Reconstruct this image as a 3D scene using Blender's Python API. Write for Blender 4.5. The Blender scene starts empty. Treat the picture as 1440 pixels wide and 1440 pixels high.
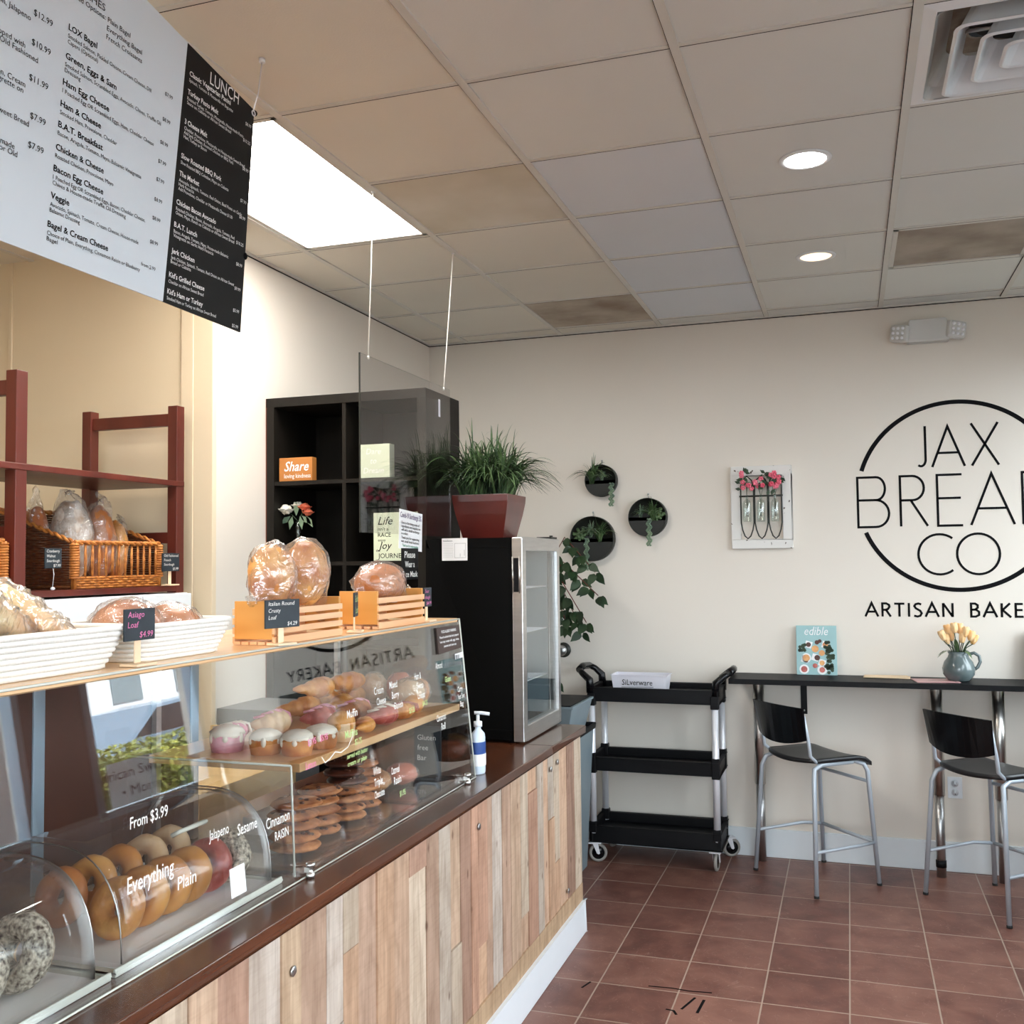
import bpy, bmesh, math, random
from mathutils import Vector, Matrix, noise
S = bpy.context.scene
C = S.collection
PI = math.pi
V = Vector
rnd = random.Random(11)

# ------------------------------------------------------------------ materials
def nt(name):
    m = bpy.data.materials.new(name); m.use_nodes = True
    t = m.node_tree; t.nodes.clear()
    out = t.nodes.new('ShaderNodeOutputMaterial')
    return m, t, out
def N(t, kind, **kw):
    n = t.nodes.new(kind)
    for k, v in kw.items():
        if k in n.inputs.keys() if isinstance(k, str) else False: n.inputs[k].default_value = v
        else: setattr(n, k, v)
    return n
def L(t, a, b): t.links.new(a, b)
def c4(c): return (c[0], c[1], c[2], 1)
def lin(r, g, b):
    f = lambda v: (v/255/12.92) if v <= 10 else ((v/255+.055)/1.055)**2.4
    return (f(r), f(g), f(b))
def mat(name, col, rough=.5, metal=0., var=.08, scale=6., bump=0., bscale=60., coat=0., col2=None, stretch=(1,1,1), spec=.5, emit=None, estr=0, detail=4.):
    m, t, out = nt(name)
    p = t.nodes.new('ShaderNodeBsdfPrincipled')
    p.inputs['Roughness'].default_value = rough; p.inputs['Metallic'].default_value = metal
    p.inputs['Coat Weight'].default_value = coat; p.inputs['Specular IOR Level'].default_value = spec
    p.inputs['Coat Roughness'].default_value = .15
    tc = t.nodes.new('ShaderNodeTexCoord'); mp = t.nodes.new('ShaderNodeMapping')
    mp.inputs['Scale'].default_value = stretch; L(t, tc.outputs['Object'], mp.inputs['Vector'])
    n = t.nodes.new('ShaderNodeTexNoise'); n.inputs['Scale'].default_value = scale; n.inputs['Detail'].default_value = detail
    L(t, mp.outputs['Vector'], n.inputs['Vector'])
    r = t.nodes.new('ShaderNodeValToRGB')
    r.color_ramp.elements[0].position = .3; r.color_ramp.elements[1].position = .7
    if col2 is None:
        a = tuple(min(1, v*(1-var)) for v in col); b = tuple(min(1, v*(1+var)) for v in col)
    else: a, b = col, col2
    r.color_ramp.elements[0].color = c4(a); r.color_ramp.elements[1].color = c4(b)
    L(t, n.outputs['Fac'], r.inputs['Fac']); L(t, r.outputs['Color'], p.inputs['Base Color'])
    if bump:
        n2 = t.nodes.new('ShaderNodeTexNoise'); n2.inputs['Scale'].default_value = bscale
        L(t, mp.outputs['Vector'], n2.inputs['Vector'])
        b_ = t.nodes.new('ShaderNodeBump'); b_.inputs['Strength'].default_value = bump; b_.inputs['Distance'].default_value = .01
        L(t, n2.outputs['Fac'], b_.inputs['Height']); L(t, b_.outputs['Normal'], p.inputs['Normal'])
    if emit:
        p.inputs['Emission Color'].default_value = c4(emit); p.inputs['Emission Strength'].default_value = estr
    L(t, p.outputs['BSDF'], out.inputs['Surface'])
    return m
def glassmat(name, tint=(1,1,1), base=.045, rough=0., haze=0., hazecol=(1,1,1), wrinkle=0., wscale=30., gl=1.):
    """thin clear sheet: transparent + mirror reflection by Schlick's law, optional crinkle"""
    m, t, out = nt(name)
    tr = t.nodes.new('ShaderNodeBsdfTransparent'); tr.inputs['Color'].default_value = c4(tint)
    g = t.nodes.new('ShaderNodeBsdfGlossy'); g.inputs['Roughness'].default_value = rough
    g.inputs['Color'].default_value = (gl, gl, gl, 1)
    lw = t.nodes.new('ShaderNodeLayerWeight'); lw.inputs['Blend'].default_value = .5
    pw = N(t, 'ShaderNodeMath', operation='POWER'); pw.inputs[1].default_value = 5; L(t, lw.outputs['Facing'], pw.inputs[0])
    ma = N(t, 'ShaderNodeMath', operation='MULTIPLY_ADD'); ma.inputs[1].default_value = 1-base; ma.inputs[2].default_value = base
    L(t, pw.outputs[0], ma.inputs[0])
    mix = t.nodes.new('ShaderNodeMixShader')
    L(t, tr.outputs[0], mix.inputs[1]); L(t, g.outputs[0], mix.inputs[2])
    fac = ma.outputs[0]
    if wrinkle:
        tc = t.nodes.new('ShaderNodeTexCoord')
        n = t.nodes.new('ShaderNodeTexNoise'); n.inputs['Scale'].default_value = wscale; n.inputs['Detail'].default_value = 3; n.inputs['Distortion'].default_value = 1.2
        L(t, tc.outputs['Object'], n.inputs['Vector'])
        b = t.nodes.new('ShaderNodeBump'); b.inputs['Strength'].default_value = wrinkle; b.inputs['Distance'].default_value = .02
        L(t, n.outputs['Fac'], b.inputs['Height']); L(t, b.outputs['Normal'], g.inputs['Normal']); L(t, b.outputs['Normal'], lw.inputs['Normal'])
    L(t, fac, mix.inputs[0])
    last = mix
    if haze:
        d = t.nodes.new('ShaderNodeBsdfDiffuse'); d.inputs['Color'].default_value = c4(hazecol)
        m2 = t.nodes.new('ShaderNodeMixShader'); m2.inputs[0].default_value = haze
        L(t, mix.outputs[0], m2.inputs[1]); L(t, d.outputs[0], m2.inputs[2]); last = m2
    L(t, last.outputs[0], out.inputs['Surface'])
    return m
def emis(name, col, s):
    m, t, out = nt(name); e = t.nodes.new('ShaderNodeEmission')
    e.inputs[0].default_value = c4(col); e.inputs[1].default_value = s; L(t, e.outputs[0], out.inputs[0]); return m

M = {}
M['wall'] = mat('wall_paint', lin(228,220,209), .6, var=.015, scale=1.5, bump=.02, bscale=180)
M['wall_warm'] = mat('wall_panel_paint', lin(228,211,182), .5, var=.02, scale=1.2)
M['white_trim'] = mat('white_trim_paint', lin(222,228,232), .4, var=.02)
M['ceil_old'] = mat('ceiling_tile_aged', lin(224,220,210), .9, var=.03, scale=1.5, bump=.06, bscale=160)
M['ceil_mid'] = mat('ceiling_tile_plain', lin(222,223,220), .9, var=.02, scale=1.5, bump=.06, bscale=160)
M['ceil_new'] = mat('ceiling_tile_newer', lin(218,223,230), .9, var=.015, scale=1.5, bump=.05, bscale=160)
M['ceil_stain'] = mat('ceiling_tile_stained', lin(146,130,114), .9, scale=3.2, col2=lin(200,192,178), bump=.06, bscale=160, detail=6)
M['ceil_stain2'] = mat('ceiling_tile_yellowed', lin(194,184,162), .9, scale=1.6, col2=lin(224,220,210), bump=.06, bscale=160)
M['grid'] = mat('ceiling_grid_paint', lin(212,210,204), .5, var=.03)
M['lightgrey'] = mat('light_grey_plastic', lin(206,206,204), .45, var=.02)
M['black'] = mat('black_plastic', (.004,.004,.005), .5, var=.1, spec=.18)
M['blackgloss'] = mat('black_gloss_plastic', (.003,.003,.004), .25, var=.1, spec=.3)
M['seatblack'] = mat('black_seat_plastic', (.015,.015,.017), .38, var=.1, bump=.05, bscale=300)
M['blackwood'] = mat('black_brown_laminate', (.010,.008,.006), .5, spec=.2, var=.25, scale=20, stretch=(1,1,.1))
M['redside'] = mat('red_brown_edge', lin(120,62,40), .5, var=.2)
M['fridgeblack'] = mat('fridge_black_steel', (.002,.002,.002), .55, var=.2, spec=.07)
M['steel'] = mat('brushed_steel', (.62,.61,.60), .3, metal=1., var=.06, scale=8, stretch=(1,1,12))
M['silver'] = mat('silver_painted_tube', lin(186,196,206), .4, metal=.25, var=.04)
M['chrome'] = mat('chrome', (.66,.64,.61), .28, metal=1., var=.1, scale=4)
M['alu'] = mat('bright_aluminium', (.80,.81,.85), .35, metal=.3, var=.03)
M['blue_alu'] = mat('window_frame_aluminium', lin(150,170,186), .4, metal=.3, var=.04)
M['mahogany'] = mat('mahogany_stain', lin(74,24,16), .45, scale=7, col2=lin(106,42,28), stretch=(1,1,.12), coat=.15)
M['walnut'] = mat('walnut_varnish', lin(52,28,18), .26, scale=5, col2=lin(102,58,36), stretch=(2.5,.25,2.5), coat=.6, detail=8)
M['maple'] = mat('maple_board', lin(230,178,122), .35, scale=6, col2=lin(244,204,156), stretch=(2.5,.3,2.5), coat=.5)
M['pine'] = mat('crate_pine', lin(226,172,124), .6, scale=8, col2=lin(238,192,150), stretch=(1,.2,3))
M['pineend'] = mat('crate_pine_end', lin(200,138,62), .5, scale=5, col2=lin(222,164,92), stretch=(.6,1,3), detail=2)
M['palewood'] = mat('pale_wood', lin(240,212,176), .6, var=.05)
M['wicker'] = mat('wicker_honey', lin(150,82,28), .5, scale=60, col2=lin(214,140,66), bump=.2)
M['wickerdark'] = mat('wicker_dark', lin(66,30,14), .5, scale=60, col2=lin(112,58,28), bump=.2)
M['whitecoil'] = mat('white_rattan', lin(238,236,230), .6, var=.03, bump=.3, bscale=90)
M['yellowcoil'] = mat('natural_rattan', lin(226,186,112), .6, var=.08, bump=.3, bscale=90)
M['white'] = mat('white_paint', lin(232,236,240), .35, var=.01)
M['board_white'] = mat('menu_board_white', lin(214,224,232), .4, var=.01)
M['board_black'] = mat('menu_board_black', (.006,.006,.006), .5, var=.1, spec=.2)
M['ink'] = mat('black_ink', (.005,.005,.006), .7, var=.05, spec=.1)
M['inkw'] = mat('white_ink', (.85,.85,.85), .6, var=.02)
M['pinkchalk'] = mat('pink_chalk', lin(232,130,180), .8, var=.05)
M['whitechalk'] = mat('white_chalk', lin(238,236,230), .8, var=.03)
M['greenchalk'] = mat('green_chalk_marker', lin(196,224,150), .8, var=.03)
M['chalkboard'] = mat('chalkboard_slate', lin(36,46,54), .6, var=.15, scale=20)
M['paper'] = mat('paper', lin(238,238,238), .7, var=.01)
M['leaf'] = mat('leaf_green', lin(22,42,24), .45, scale=12, col2=lin(48,76,42))
M['grass'] = mat('grass_blade_green', lin(26,52,26), .4, scale=9, col2=lin(108,136,88))
M['darkgrass'] = mat('grass_blade_dark', lin(16,30,18), .45, scale=9, col2=lin(52,74,46))
M['succ'] = mat('succulent_grey_green', lin(84,108,92), .5, scale=20, col2=lin(130,150,120))
M['potdark'] = mat('planter_metal', lin(26,27,23), .6, var=.2)
M['redpot'] = mat('oxblood_glazed_pot', lin(70,18,14), .32, scale=6, col2=lin(98,32,24), coat=.4)
M['darkmetal'] = mat('dark_metal', lin(34,36,30), .5, var=.3, scale=20)
M['crust'] = mat('bread_crust', lin(178,92,34), .5, scale=14, col2=lin(236,176,100), bump=.45, bscale=50, coat=.2)
M['crustdark'] = mat('bread_crust_dark', lin(150,78,40), .45, scale=9, col2=lin(206,132,76), bump=.2, bscale=50, coat=.25)
M['bagel'] = mat('bagel_crust', lin(206,126,50), .45, scale=9, col2=lin(238,178,98), bump=.1, coat=.3)
M['dough'] = mat('pale_dough', lin(224,180,130), .7, scale=20, col2=lin(242,216,180), bump=.5, bscale=45)
M['focaccia'] = mat('focaccia_top', lin(216,150,78), .6, scale=22, col2=lin(246,222,164), bump=.4, bscale=40, detail=6)
M['flour'] = mat('floured_crust', lin(176,140,108), .75, scale=26, col2=lin(236,228,218), bump=.3)
M['seed'] = mat('seeded_crust', lin(60,44,32), .7, scale=120, col2=lin(236,226,206), bump=.5, bscale=130, detail=2)
M['cookie'] = mat('cookie_dough', lin(138,72,36), .75, scale=30, col2=lin(208,140,86), bump=.6, bscale=40)
M['choc'] = mat('chocolate', lin(58,26,16), .45, scale=20, col2=lin(92,44,26), bump=.2)
M['pinkice'] = mat('pink_icing', lin(228,140,170), .4, scale=24, col2=lin(246,200,208), bump=.3, bscale=50)
M['redice'] = mat('raspberry_glaze', lin(150,58,54), .35, scale=24, col2=lin(206,112,100), bump=.5, bscale=45)
M['whiteice'] = mat('white_icing', lin(244,236,222), .4, var=.03)
M['caramel'] = mat('caramel_cake', lin(188,104,40), .6, scale=30, col2=lin(226,160,90), bump=.3)
M['petal_w'] = mat('white_petal', lin(246,242,228), .6, var=.04)
M['petal_p'] = mat('peach_petal', lin(214,110,80), .6, var=.1)
M['petal_t'] = mat('tulip_petal', lin(246,190,120), .55, scale=20, col2=lin(252,222,176))
M['petal_pink'] = mat('pink_petal', lin(214,74,100), .6, scale=20, col2=lin(240,130,150))
M['pitcher'] = mat('grey_glazed_ceramic', lin(84,98,100), .22, scale=10, col2=lin(108,120,120), coat=.5)
M['greyplastic'] = mat('grey_bin_plastic', lin(126,140,146), .5, var=.05)
M['brown_pier'] = mat('brown_panel', lin(74,40,28), .5, var=.15, scale=4)
M['redmag'] = mat('magazine_pink', lin(196,150,150), .4, var=.1)
M['teal'] = mat('magazine_cover_teal', lin(150,188,190), .4, var=.04)
M['steelgrey'] = mat('stainless_dull', (.5,.5,.5), .35, metal=1)
M['whiteplastic'] = mat('white_translucent_plastic', lin(226,224,232), .3, var=.01)
M['asphalt'] = mat('asphalt', (.12,.12,.12), .9, var=.2)
M['hedge'] = mat('hedge_leaf', lin(58,82,28), .6, scale=4, col2=lin(170,168,70))
M['carpaint'] = mat('car_paint_silver_blue', lin(110,130,148), .25, metal=.5)
M['rubber'] = mat('rubber', (.02,.02,.02), .8)
M['greyrubber'] = mat('grey_caster_tyre', lin(150,146,140), .6)
M['blue'] = mat('label_blue', lin(36,72,140), .5)
M['green'] = mat('marker_green', lin(34,140,100), .6)
M['purple'] = mat('marker_purple', lin(90,60,110), .6)
M['plaque'] = mat('dark_brown_plaque', lin(62,42,36), .5, var=.1)
M['tan'] = mat('orange_brown_box', lin(176,112,50), .55, var=.08)
M['celadon'] = mat('pale_green_card', lin(206,214,188), .6, var=.02)
M['string'] = mat('white_string', lin(236,232,224), .8)
M['orange'] = mat('orange_plastic', lin(226,96,52), .5)
M['dirt'] = mat('return_grille_dusty', lin(152,140,128), .9, scale=5, col2=lin(184,174,162), bump=.3, bscale=240)
M['darkgreybox'] = mat('grey_cabinet_paint', lin(112,112,112), .6)
M['card'] = mat('cardboard', lin(206,172,120), .8, var=.05)
M['dustbrown'] = mat('dusty_brown_metal', lin(120,100,84), .9, scale=12, col2=lin(190,180,168))
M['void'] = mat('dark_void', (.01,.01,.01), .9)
M['liquid'] = mat('sanitizer_plastic', lin(206,220,234), .2, var=.02)
M['glass'] = glassmat('case_glass', (.985,.99,.985), .085)
M['edge'] = mat('acrylic_edge', lin(214,216,206), .2, var=.03)
M['acryl'] = glassmat('hanging_acrylic', (.90,.90,.90), .05)
M['domeglass'] = glassmat('dome_acrylic', (.96,.955,.95), .06, haze=.03)
M['bottleglass'] = glassmat('bottle_glass', (.86,.90,.88), .10, rough=.02)
M['windowglass'] = glassmat('window_glass', (.95,.97,.97), .045)
M['bag'] = glassmat('clear_plastic_bag', (.98,.98,.98), .13, rough=.16, haze=.05, wrinkle=1.0, wscale=17)
M['bagwhite'] = glassmat('clear_plastic_sleeve', (.98,.98,.98), .16, rough=.18, haze=.09, wrinkle=1.0, wscale=15)
M['troffer'] = emis('troffer_diffuser_lit', (1,.965,.90), 15)
M['lamp_cool'] = emis('downlight_lit_cool', (1,.97,.92), 34)
M['lamp_warm'] = emis('downlight_lit_warm', (1,.76,.50), 1.5)

def floor_mat():
    m, t, out = nt('quarry_tile_floor')
    p = t.nodes.new('ShaderNodeBsdfPrincipled')
    tc = t.nodes.new('ShaderNodeTexCoord'); mp = t.nodes.new('ShaderNodeMapping')
    mp.inputs['Location'].default_value = (.242+.3133*40, .3515+.3133*40, 0)
    L(t, tc.outputs['Object'], mp.inputs['Vector'])
    b = t.nodes.new('ShaderNodeTexBrick'); b.offset = 0; b.squash = 1
    b.inputs['Scale'].default_value = 1; b.inputs['Brick Width'].default_value = .3133; b.inputs['Row Height'].default_value = .3133
    b.inputs['Mortar Size'].default_value = .0032; b.inputs['Mortar Smooth'].default_value = .15
    b.inputs['Color1'].default_value = (0,0,0,1); b.inputs['Color2'].default_value = (1,1,1,1); b.inputs['Mortar'].default_value = (.5,.5,.5,1)
    L(t, mp.outputs['Vector'], b.inputs['Vector'])
    n = t.nodes.new('ShaderNodeTexNoise'); n.inputs['Scale'].default_value = 7; n.inputs['Detail'].default_value = 8; n.inputs['Distortion'].default_value = .6
    L(t, tc.outputs['Object'], n.inputs['Vector'])
    ad = N(t, 'ShaderNodeMath', operation='MULTIPLY_ADD'); ad.inputs[1].default_value = .28; L(t, b.outputs['Color'], ad.inputs[0])
    sc = N(t, 'ShaderNodeMath', operation='MULTIPLY'); sc.inputs[1].default_value = .8; L(t, n.outputs['Fac'], sc.inputs[0])
    L(t, sc.outputs[0], ad.inputs[2])
    r = t.nodes.new('ShaderNodeValToRGB'); e = r.color_ramp.elements
    e[0].position = .2; e[0].color = c4(lin(80,48,40)); e[1].position = .75; e[1].color = c4(lin(136,94,80))
    x = e.new(.48); x.color = c4(lin(110,70,60))
    L(t, ad.outputs[0], r.inputs['Fac'])
    # pale scratches
    n3 = t.nodes.new('ShaderNodeTexNoise'); n3.inputs['Scale'].default_value = 5; n3.inputs['Detail'].default_value = 3; n3.inputs['Distortion'].default_value = 3.5
    L(t, tc.outputs['Object'], n3.inputs['Vector'])
    s1 = N(t, 'ShaderNodeMath', operation='SUBTRACT'); s1.inputs[1].default_value = .5; L(t, n3.outputs['Fac'], s1.inputs[0])
    s2 = N(t, 'ShaderNodeMath', operation='ABSOLUTE'); L(t, s1.outputs[0], s2.inputs[0])
    s3 = N(t, 'ShaderNodeMath', operation='LESS_THAN'); s3.inputs[1].default_value = .0035; L(t, s2.outputs[0], s3.inputs[0])
    s4 = N(t, 'ShaderNodeMath', operation='MULTIPLY'); s4.inputs[1].default_value = .22; L(t, s3.outputs[0], s4.inputs[0])
    mx0 = t.nodes.new('ShaderNodeMixRGB'); mx0.inputs[2].default_value = c4(lin(200,170,150))
    L(t, s4.outputs[0], mx0.inputs[0]); L(t, r.outputs[0], mx0.inputs[1])
    mx = t.nodes.new('ShaderNodeMixRGB'); mx.inputs[2].default_value = c4(lin(168,146,130))
    L(t, b.outputs['Fac'], mx.inputs[0]); L(t, mx0.outputs[0], mx.inputs[1])
    L(t, mx.outputs[0], p.inputs['Base Color'])
    p.inputs['Roughness'].default_value = .42
    bu = t.nodes.new('ShaderNodeBump'); bu.invert = True; bu.inputs['Strength'].default_value = .5; bu.inputs['Distance'].default_value = .004
    L(t, b.outputs['Fac'], bu.inputs['Height'])
    bu2 = t.nodes.new('ShaderNodeBump'); bu2.inputs['Strength'].default_value = .12; bu2.inputs['Distance'].default_value = .006
    L(t, n.outputs['Fac'], bu2.inputs['Height']); L(t, bu.outputs['Normal'], bu2.inputs['Normal']); L(t, bu2.outputs['Normal'], p.inputs['Normal'])
    L(t, p.outputs['BSDF'], out.inputs['Surface']); return m
M['floor'] = floor_mat()
def plank_mat():
    m, t, out = nt('reclaimed_pallet_wood')
    p = t.nodes.new('ShaderNodeBsdfPrincipled'); p.inputs['Roughness'].default_value = .75
    at = t.nodes.new('ShaderNodeAttribute'); at.attribute_name = 'board_tone'
    tc = t.nodes.new('ShaderNodeTexCoord'); mp = t.nodes.new('ShaderNodeMapping'); mp.inputs['Scale'].default_value = (1, 14, .9)
    L(t, tc.outputs['Object'], mp.inputs['Vector'])
    n = t.nodes.new('ShaderNodeTexNoise'); n.inputs['Scale'].default_value = 4; n.inputs['Detail'].default_value = 9; n.inputs['Roughness'].default_value = .65
    L(t, mp.outputs['Vector'], n.inputs['Vector'])
    r = t.nodes.new('ShaderNodeValToRGB'); e = r.color_ramp.elements
    e[0].position = .30; e[0].color = (.50,.44,.40,1); e[1].position = .60; e[1].color = (1.0,1.0,1.0,1)
    L(t, n.outputs['Fac'], r.inputs['Fac'])
    mu = t.nodes.new('ShaderNodeMixRGB'); mu.blend_type = 'MULTIPLY'; mu.inputs[0].default_value = .6
    L(t, at.outputs['Color'], mu.inputs[1]); L(t, r.outputs[0], mu.inputs[2])
    # weathering: soft darker patches along each board
    mp2 = t.nodes.new('ShaderNodeMapping'); mp2.inputs['Scale'].default_value = (1, 5, 1.6); L(t, tc.outputs['Object'], mp2.inputs['Vector'])
    w = t.nodes.new('ShaderNodeTexNoise'); w.inputs['Scale'].default_value = 3.2; w.inputs['Detail'].default_value = 5; w.inputs['Distortion'].default_value = .8
    L(t, mp2.outputs['Vector'], w.inputs['Vector'])
    wr = t.nodes.new('ShaderNodeValToRGB'); wr.color_ramp.elements[0].position = .36; wr.color_ramp.elements[1].position = .56
    wr.color_ramp.elements[0].color = (.74,.69,.65,1); wr.color_ramp.elements[1].color = (1,1,1,1); L(t, w.outputs['Fac'], wr.inputs['Fac'])
    mu2 = t.nodes.new('ShaderNodeMixRGB'); mu2.blend_type = 'MULTIPLY'; mu2.inputs[0].default_value = .8
    L(t, mu.outputs[0], mu2.inputs[1]); L(t, wr.outputs[0], mu2.inputs[2])
    # knots
    vo = t.nodes.new('ShaderNodeTexVoronoi'); vo.inputs['Scale'].default_value = 8
    mp3 = t.nodes.new('ShaderNodeMapping'); mp3.inputs['Scale'].default_value = (1, 1.6, .8); L(t, tc.outputs['Object'], mp3.inputs['Vector']); L(t, mp3.outputs['Vector'], vo.inputs['Vector'])
    kr = t.nodes.new('ShaderNodeValToRGB'); kr.color_ramp.elements[0].position = .05; kr.color_ramp.elements[1].position = .12
    kr.color_ramp.elements[0].color = (.35,.25,.2,1); kr.color_ramp.elements[1].color = (1,1,1,1); L(t, vo.outputs['Distance'], kr.inputs['Fac'])
    mu3 = t.nodes.new('ShaderNodeMixRGB'); mu3.blend_type = 'MULTIPLY'; mu3.inputs[0].default_value = .8
    L(t, mu2.outputs[0], mu3.inputs[1]); L(t, kr.outputs[0], mu3.inputs[2])
    # faint slanted saw marks
    mp4 = t.nodes.new('ShaderNodeMapping'); mp4.inputs['Rotation'].default_value = (-.5, 0, 0); mp4.inputs['Scale'].default_value = (1, 9, 90); L(t, tc.outputs['Object'], mp4.inputs['Vector'])
    n4 = t.nodes.new('ShaderNodeTexNoise'); n4.inputs['Scale'].default_value = 1.2; n4.inputs['Detail'].default_value = 2; L(t, mp4.outputs['Vector'], n4.inputs['Vector'])
    r4 = t.nodes.new('ShaderNodeValToRGB'); r4.color_ramp.elements[0].position = .36; r4.color_ramp.elements[1].position = .5; r4.color_ramp.elements[0].color = (.80,.77,.75,1); L(t, n4.outputs['Fac'], r4.inputs['Fac'])
    mu4 = t.nodes.new('ShaderNodeMixRGB'); mu4.blend_type = 'MULTIPLY'; mu4.inputs[0].default_value = .28
    L(t, mu3.outputs[0], mu4.inputs[1]); L(t, r4.outputs[0], mu4.inputs[2])
    L(t, mu4.outputs[0], p.inputs['Base Color'])
    bu = t.nodes.new('ShaderNodeBump'); bu.inputs['Strength'].default_value = .2; bu.inputs['Distance'].default_value = .003
    L(t, n.outputs['Fac'], bu.inputs['Height']); L(t, bu.outputs['Normal'], p.inputs['Normal'])
    L(t, p.outputs['BSDF'], out.inputs['Surface']); return m
M['planks'] = plank_mat()

# ------------------------------------------------------------------ mesh builder
class MB:
    def __init__(s): s.v = []; s.f = []; s.sm = []; s.mi = []; s.cm = 0; s.tone = None; s.tones = []
    def add(s, vs, fs, smooth=False):
        b = len(s.v); s.v += [V(v) for v in vs]
        for f in fs:
            s.f.append([b+i for i in f]); s.sm.append(smooth); s.mi.append(s.cm); s.tones.append(s.tone)
        return s
    def box(s, x0, x1, y0, y1, z0, z1, T=None):
        vs = [V((x, y, z)) for x in (x0, x1) for y in (y0, y1) for z in (z0, z1)]
        if T is not None: vs = [T @ v for v in vs]
        return s.add(vs, [(0,1,3,2),(4,6,7,5),(0,4,5,1),(2,3,7,6),(0,2,6,4),(1,5,7,3)])
    def quad(s, a, b, c, d): return s.add([a,b,c,d], [(0,1,2,3)])
    def prism(s, poly, a0, a1, axis='y', T=None):
        n = len(poly); vs = []
        for a in (a0, a1):
            for (p, q) in poly:
                v = V((p, a, q)) if axis == 'y' else (V((a, p, q)) if axis == 'x' else V((p, q, a)))
                vs.append(T @ v if T is not None else v)
        fs = [tuple(range(n)), tuple(range(2*n-1, n-1, -1))] + [(i, n+i, n+(i+1) % n, (i+1) % n) for i in range(n)]
        return s.add(vs, fs)
    def tube(s, pts, r, seg=8, closed=False, rs=None, cap=True, smooth=True, flat=1.):
        pts = [V(p) for p in pts]; n = len(pts)
        if n < 2: return s
        ts = []
        for i in range(n):
            if closed: d = pts[(i+1) % n]-pts[i-1]
            else: d = pts[min(i+1, n-1)]-pts[max(i-1, 0)]
            ts.append(d.normalized() if d.length > 1e-9 else V((0,0,1)))
        up = V((0,0,1)) if abs(ts[0].z) < .9 else V((1,0,0))
        nrm = (up - ts[0]*up.dot(ts[0])).normalized(); vs = []
        for i in range(n):
            nrm = nrm - ts[i]*nrm.dot(ts[i])
            nrm = nrm.normalized() if nrm.length > 1e-6 else ts[i].orthogonal().normalized()
            b = ts[i].cross(nrm); rr = rs[i] if rs else r
            for k in range(seg):
                a = 2*PI*k/seg; vs.append(pts[i] + nrm*(math.cos(a)*rr*flat) + b*(math.sin(a)*rr))
        fs = []; m = n if closed else n-1
        for i in range(m):
            j = (i+1) % n
            for k in range(seg):
                k2 = (k+1) % seg; fs.append((i*seg+k, i*seg+k2, j*seg+k2, j*seg+k))
        s.add(vs, fs, smooth)
        if cap and not closed:
            b = len(s.v)-n*seg
            s.f.append([b+k for k in range(seg)][::-1]); s.sm.append(False); s.mi.append(s.cm); s.tones.append(s.tone)
            s.f.append([b+(n-1)*seg+k for k in range(seg)]); s.sm.append(False); s.mi.append(s.cm); s.tones.append(s.tone)
        return s
    def cyl(s, a, b, r, seg=16, r2=None): return s.tube([a, b], r, seg, rs=[r, r if r2 is None else r2])
    def lathe(s, prof, c=(0,0,0), seg=24, T=None, smooth=True, sx=1, sy=1):
        c = V(c); vs = []
        for (r, z) in prof:
            for k in range(seg):
                a = 2*PI*k/seg; v = V((r*math.cos(a)*sx, r*math.sin(a)*sy, z))
                if T is not None: v = T @ v
                vs.append(v+c)
        fs = []
        for i in range(len(prof)-1):
            for k in range(seg):
                k2 = (k+1) % seg; fs.append((i*seg+k, i*seg+k2, (i+1)*seg+k2, (i+1)*seg+k))
        if prof[0][0] > 1e-5: fs.append(tuple(range(seg))[::-1])
        if prof[-1][0] > 1e-5: fs.append(tuple((len(prof)-1)*seg+k for k in range(seg)))
        return s.add(vs, fs, smooth)
    def ell(s, c, r, seg=20, rings=12, amp=0., fr=8., seed=0, T=None, flatbot=None, sq=1.):
        c = V(c); vs = []; so = V((seed*3.17, seed*1.7, seed*.9))
        for i in range(rings+1):
            th = PI*i/rings
            for k in range(seg):
                a = 2*PI*k/seg
                st = math.sin(th)
                d = V((st*math.cos(a), st*math.sin(a), math.cos(th)))
                if sq != 1: d = V([math.copysign(abs(q)**sq, q) for q in d])
                v = V((d.x*r[0], d.y*r[1], d.z*r[2]))
                if amp: v *= 1+amp*noise.noise(d*fr*.3+so)
                if flatbot is not None: v.z = max(v.z, flatbot)
                if T is not None: v = T @ v
                vs.append(v+c)
        fs = []
        for i in range(rings):
            for k in range(seg):
                k2 = (k+1) % seg; fs.append((i*seg+k, (i+1)*seg+k, (i+1)*seg+k2, i*seg+k2))
        return s.add(vs, fs, True)
    def torus(s, c, R, r, T=None, seg=24, rs=10, amp=0, seed=0, flat=1.):
        vs = []; c = V(c)
        for i in range(seg):
            a = 2*PI*i/seg
            for k in range(rs):
                b = 2*PI*k/rs
                w = 1+(amp*noise.noise(V((math.cos(a)*2, math.sin(a)*2, k*.5+seed*5))) if amp else 0)
                v = V(((R+r*math.cos(b)*w)*math.cos(a), (R+r*math.cos(b)*w)*math.sin(a), r*math.sin(b)*w*flat))
                if T is not None: v = T @ v
                vs.append(v+c)
        fs = [(i*rs+k, ((i+1) % seg)*rs+k, ((i+1) % seg)*rs+(k+1) % rs, i*rs+(k+1) % rs) for i in range(seg) for k in range(rs)]
        return s.add(vs, fs, True)
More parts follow.
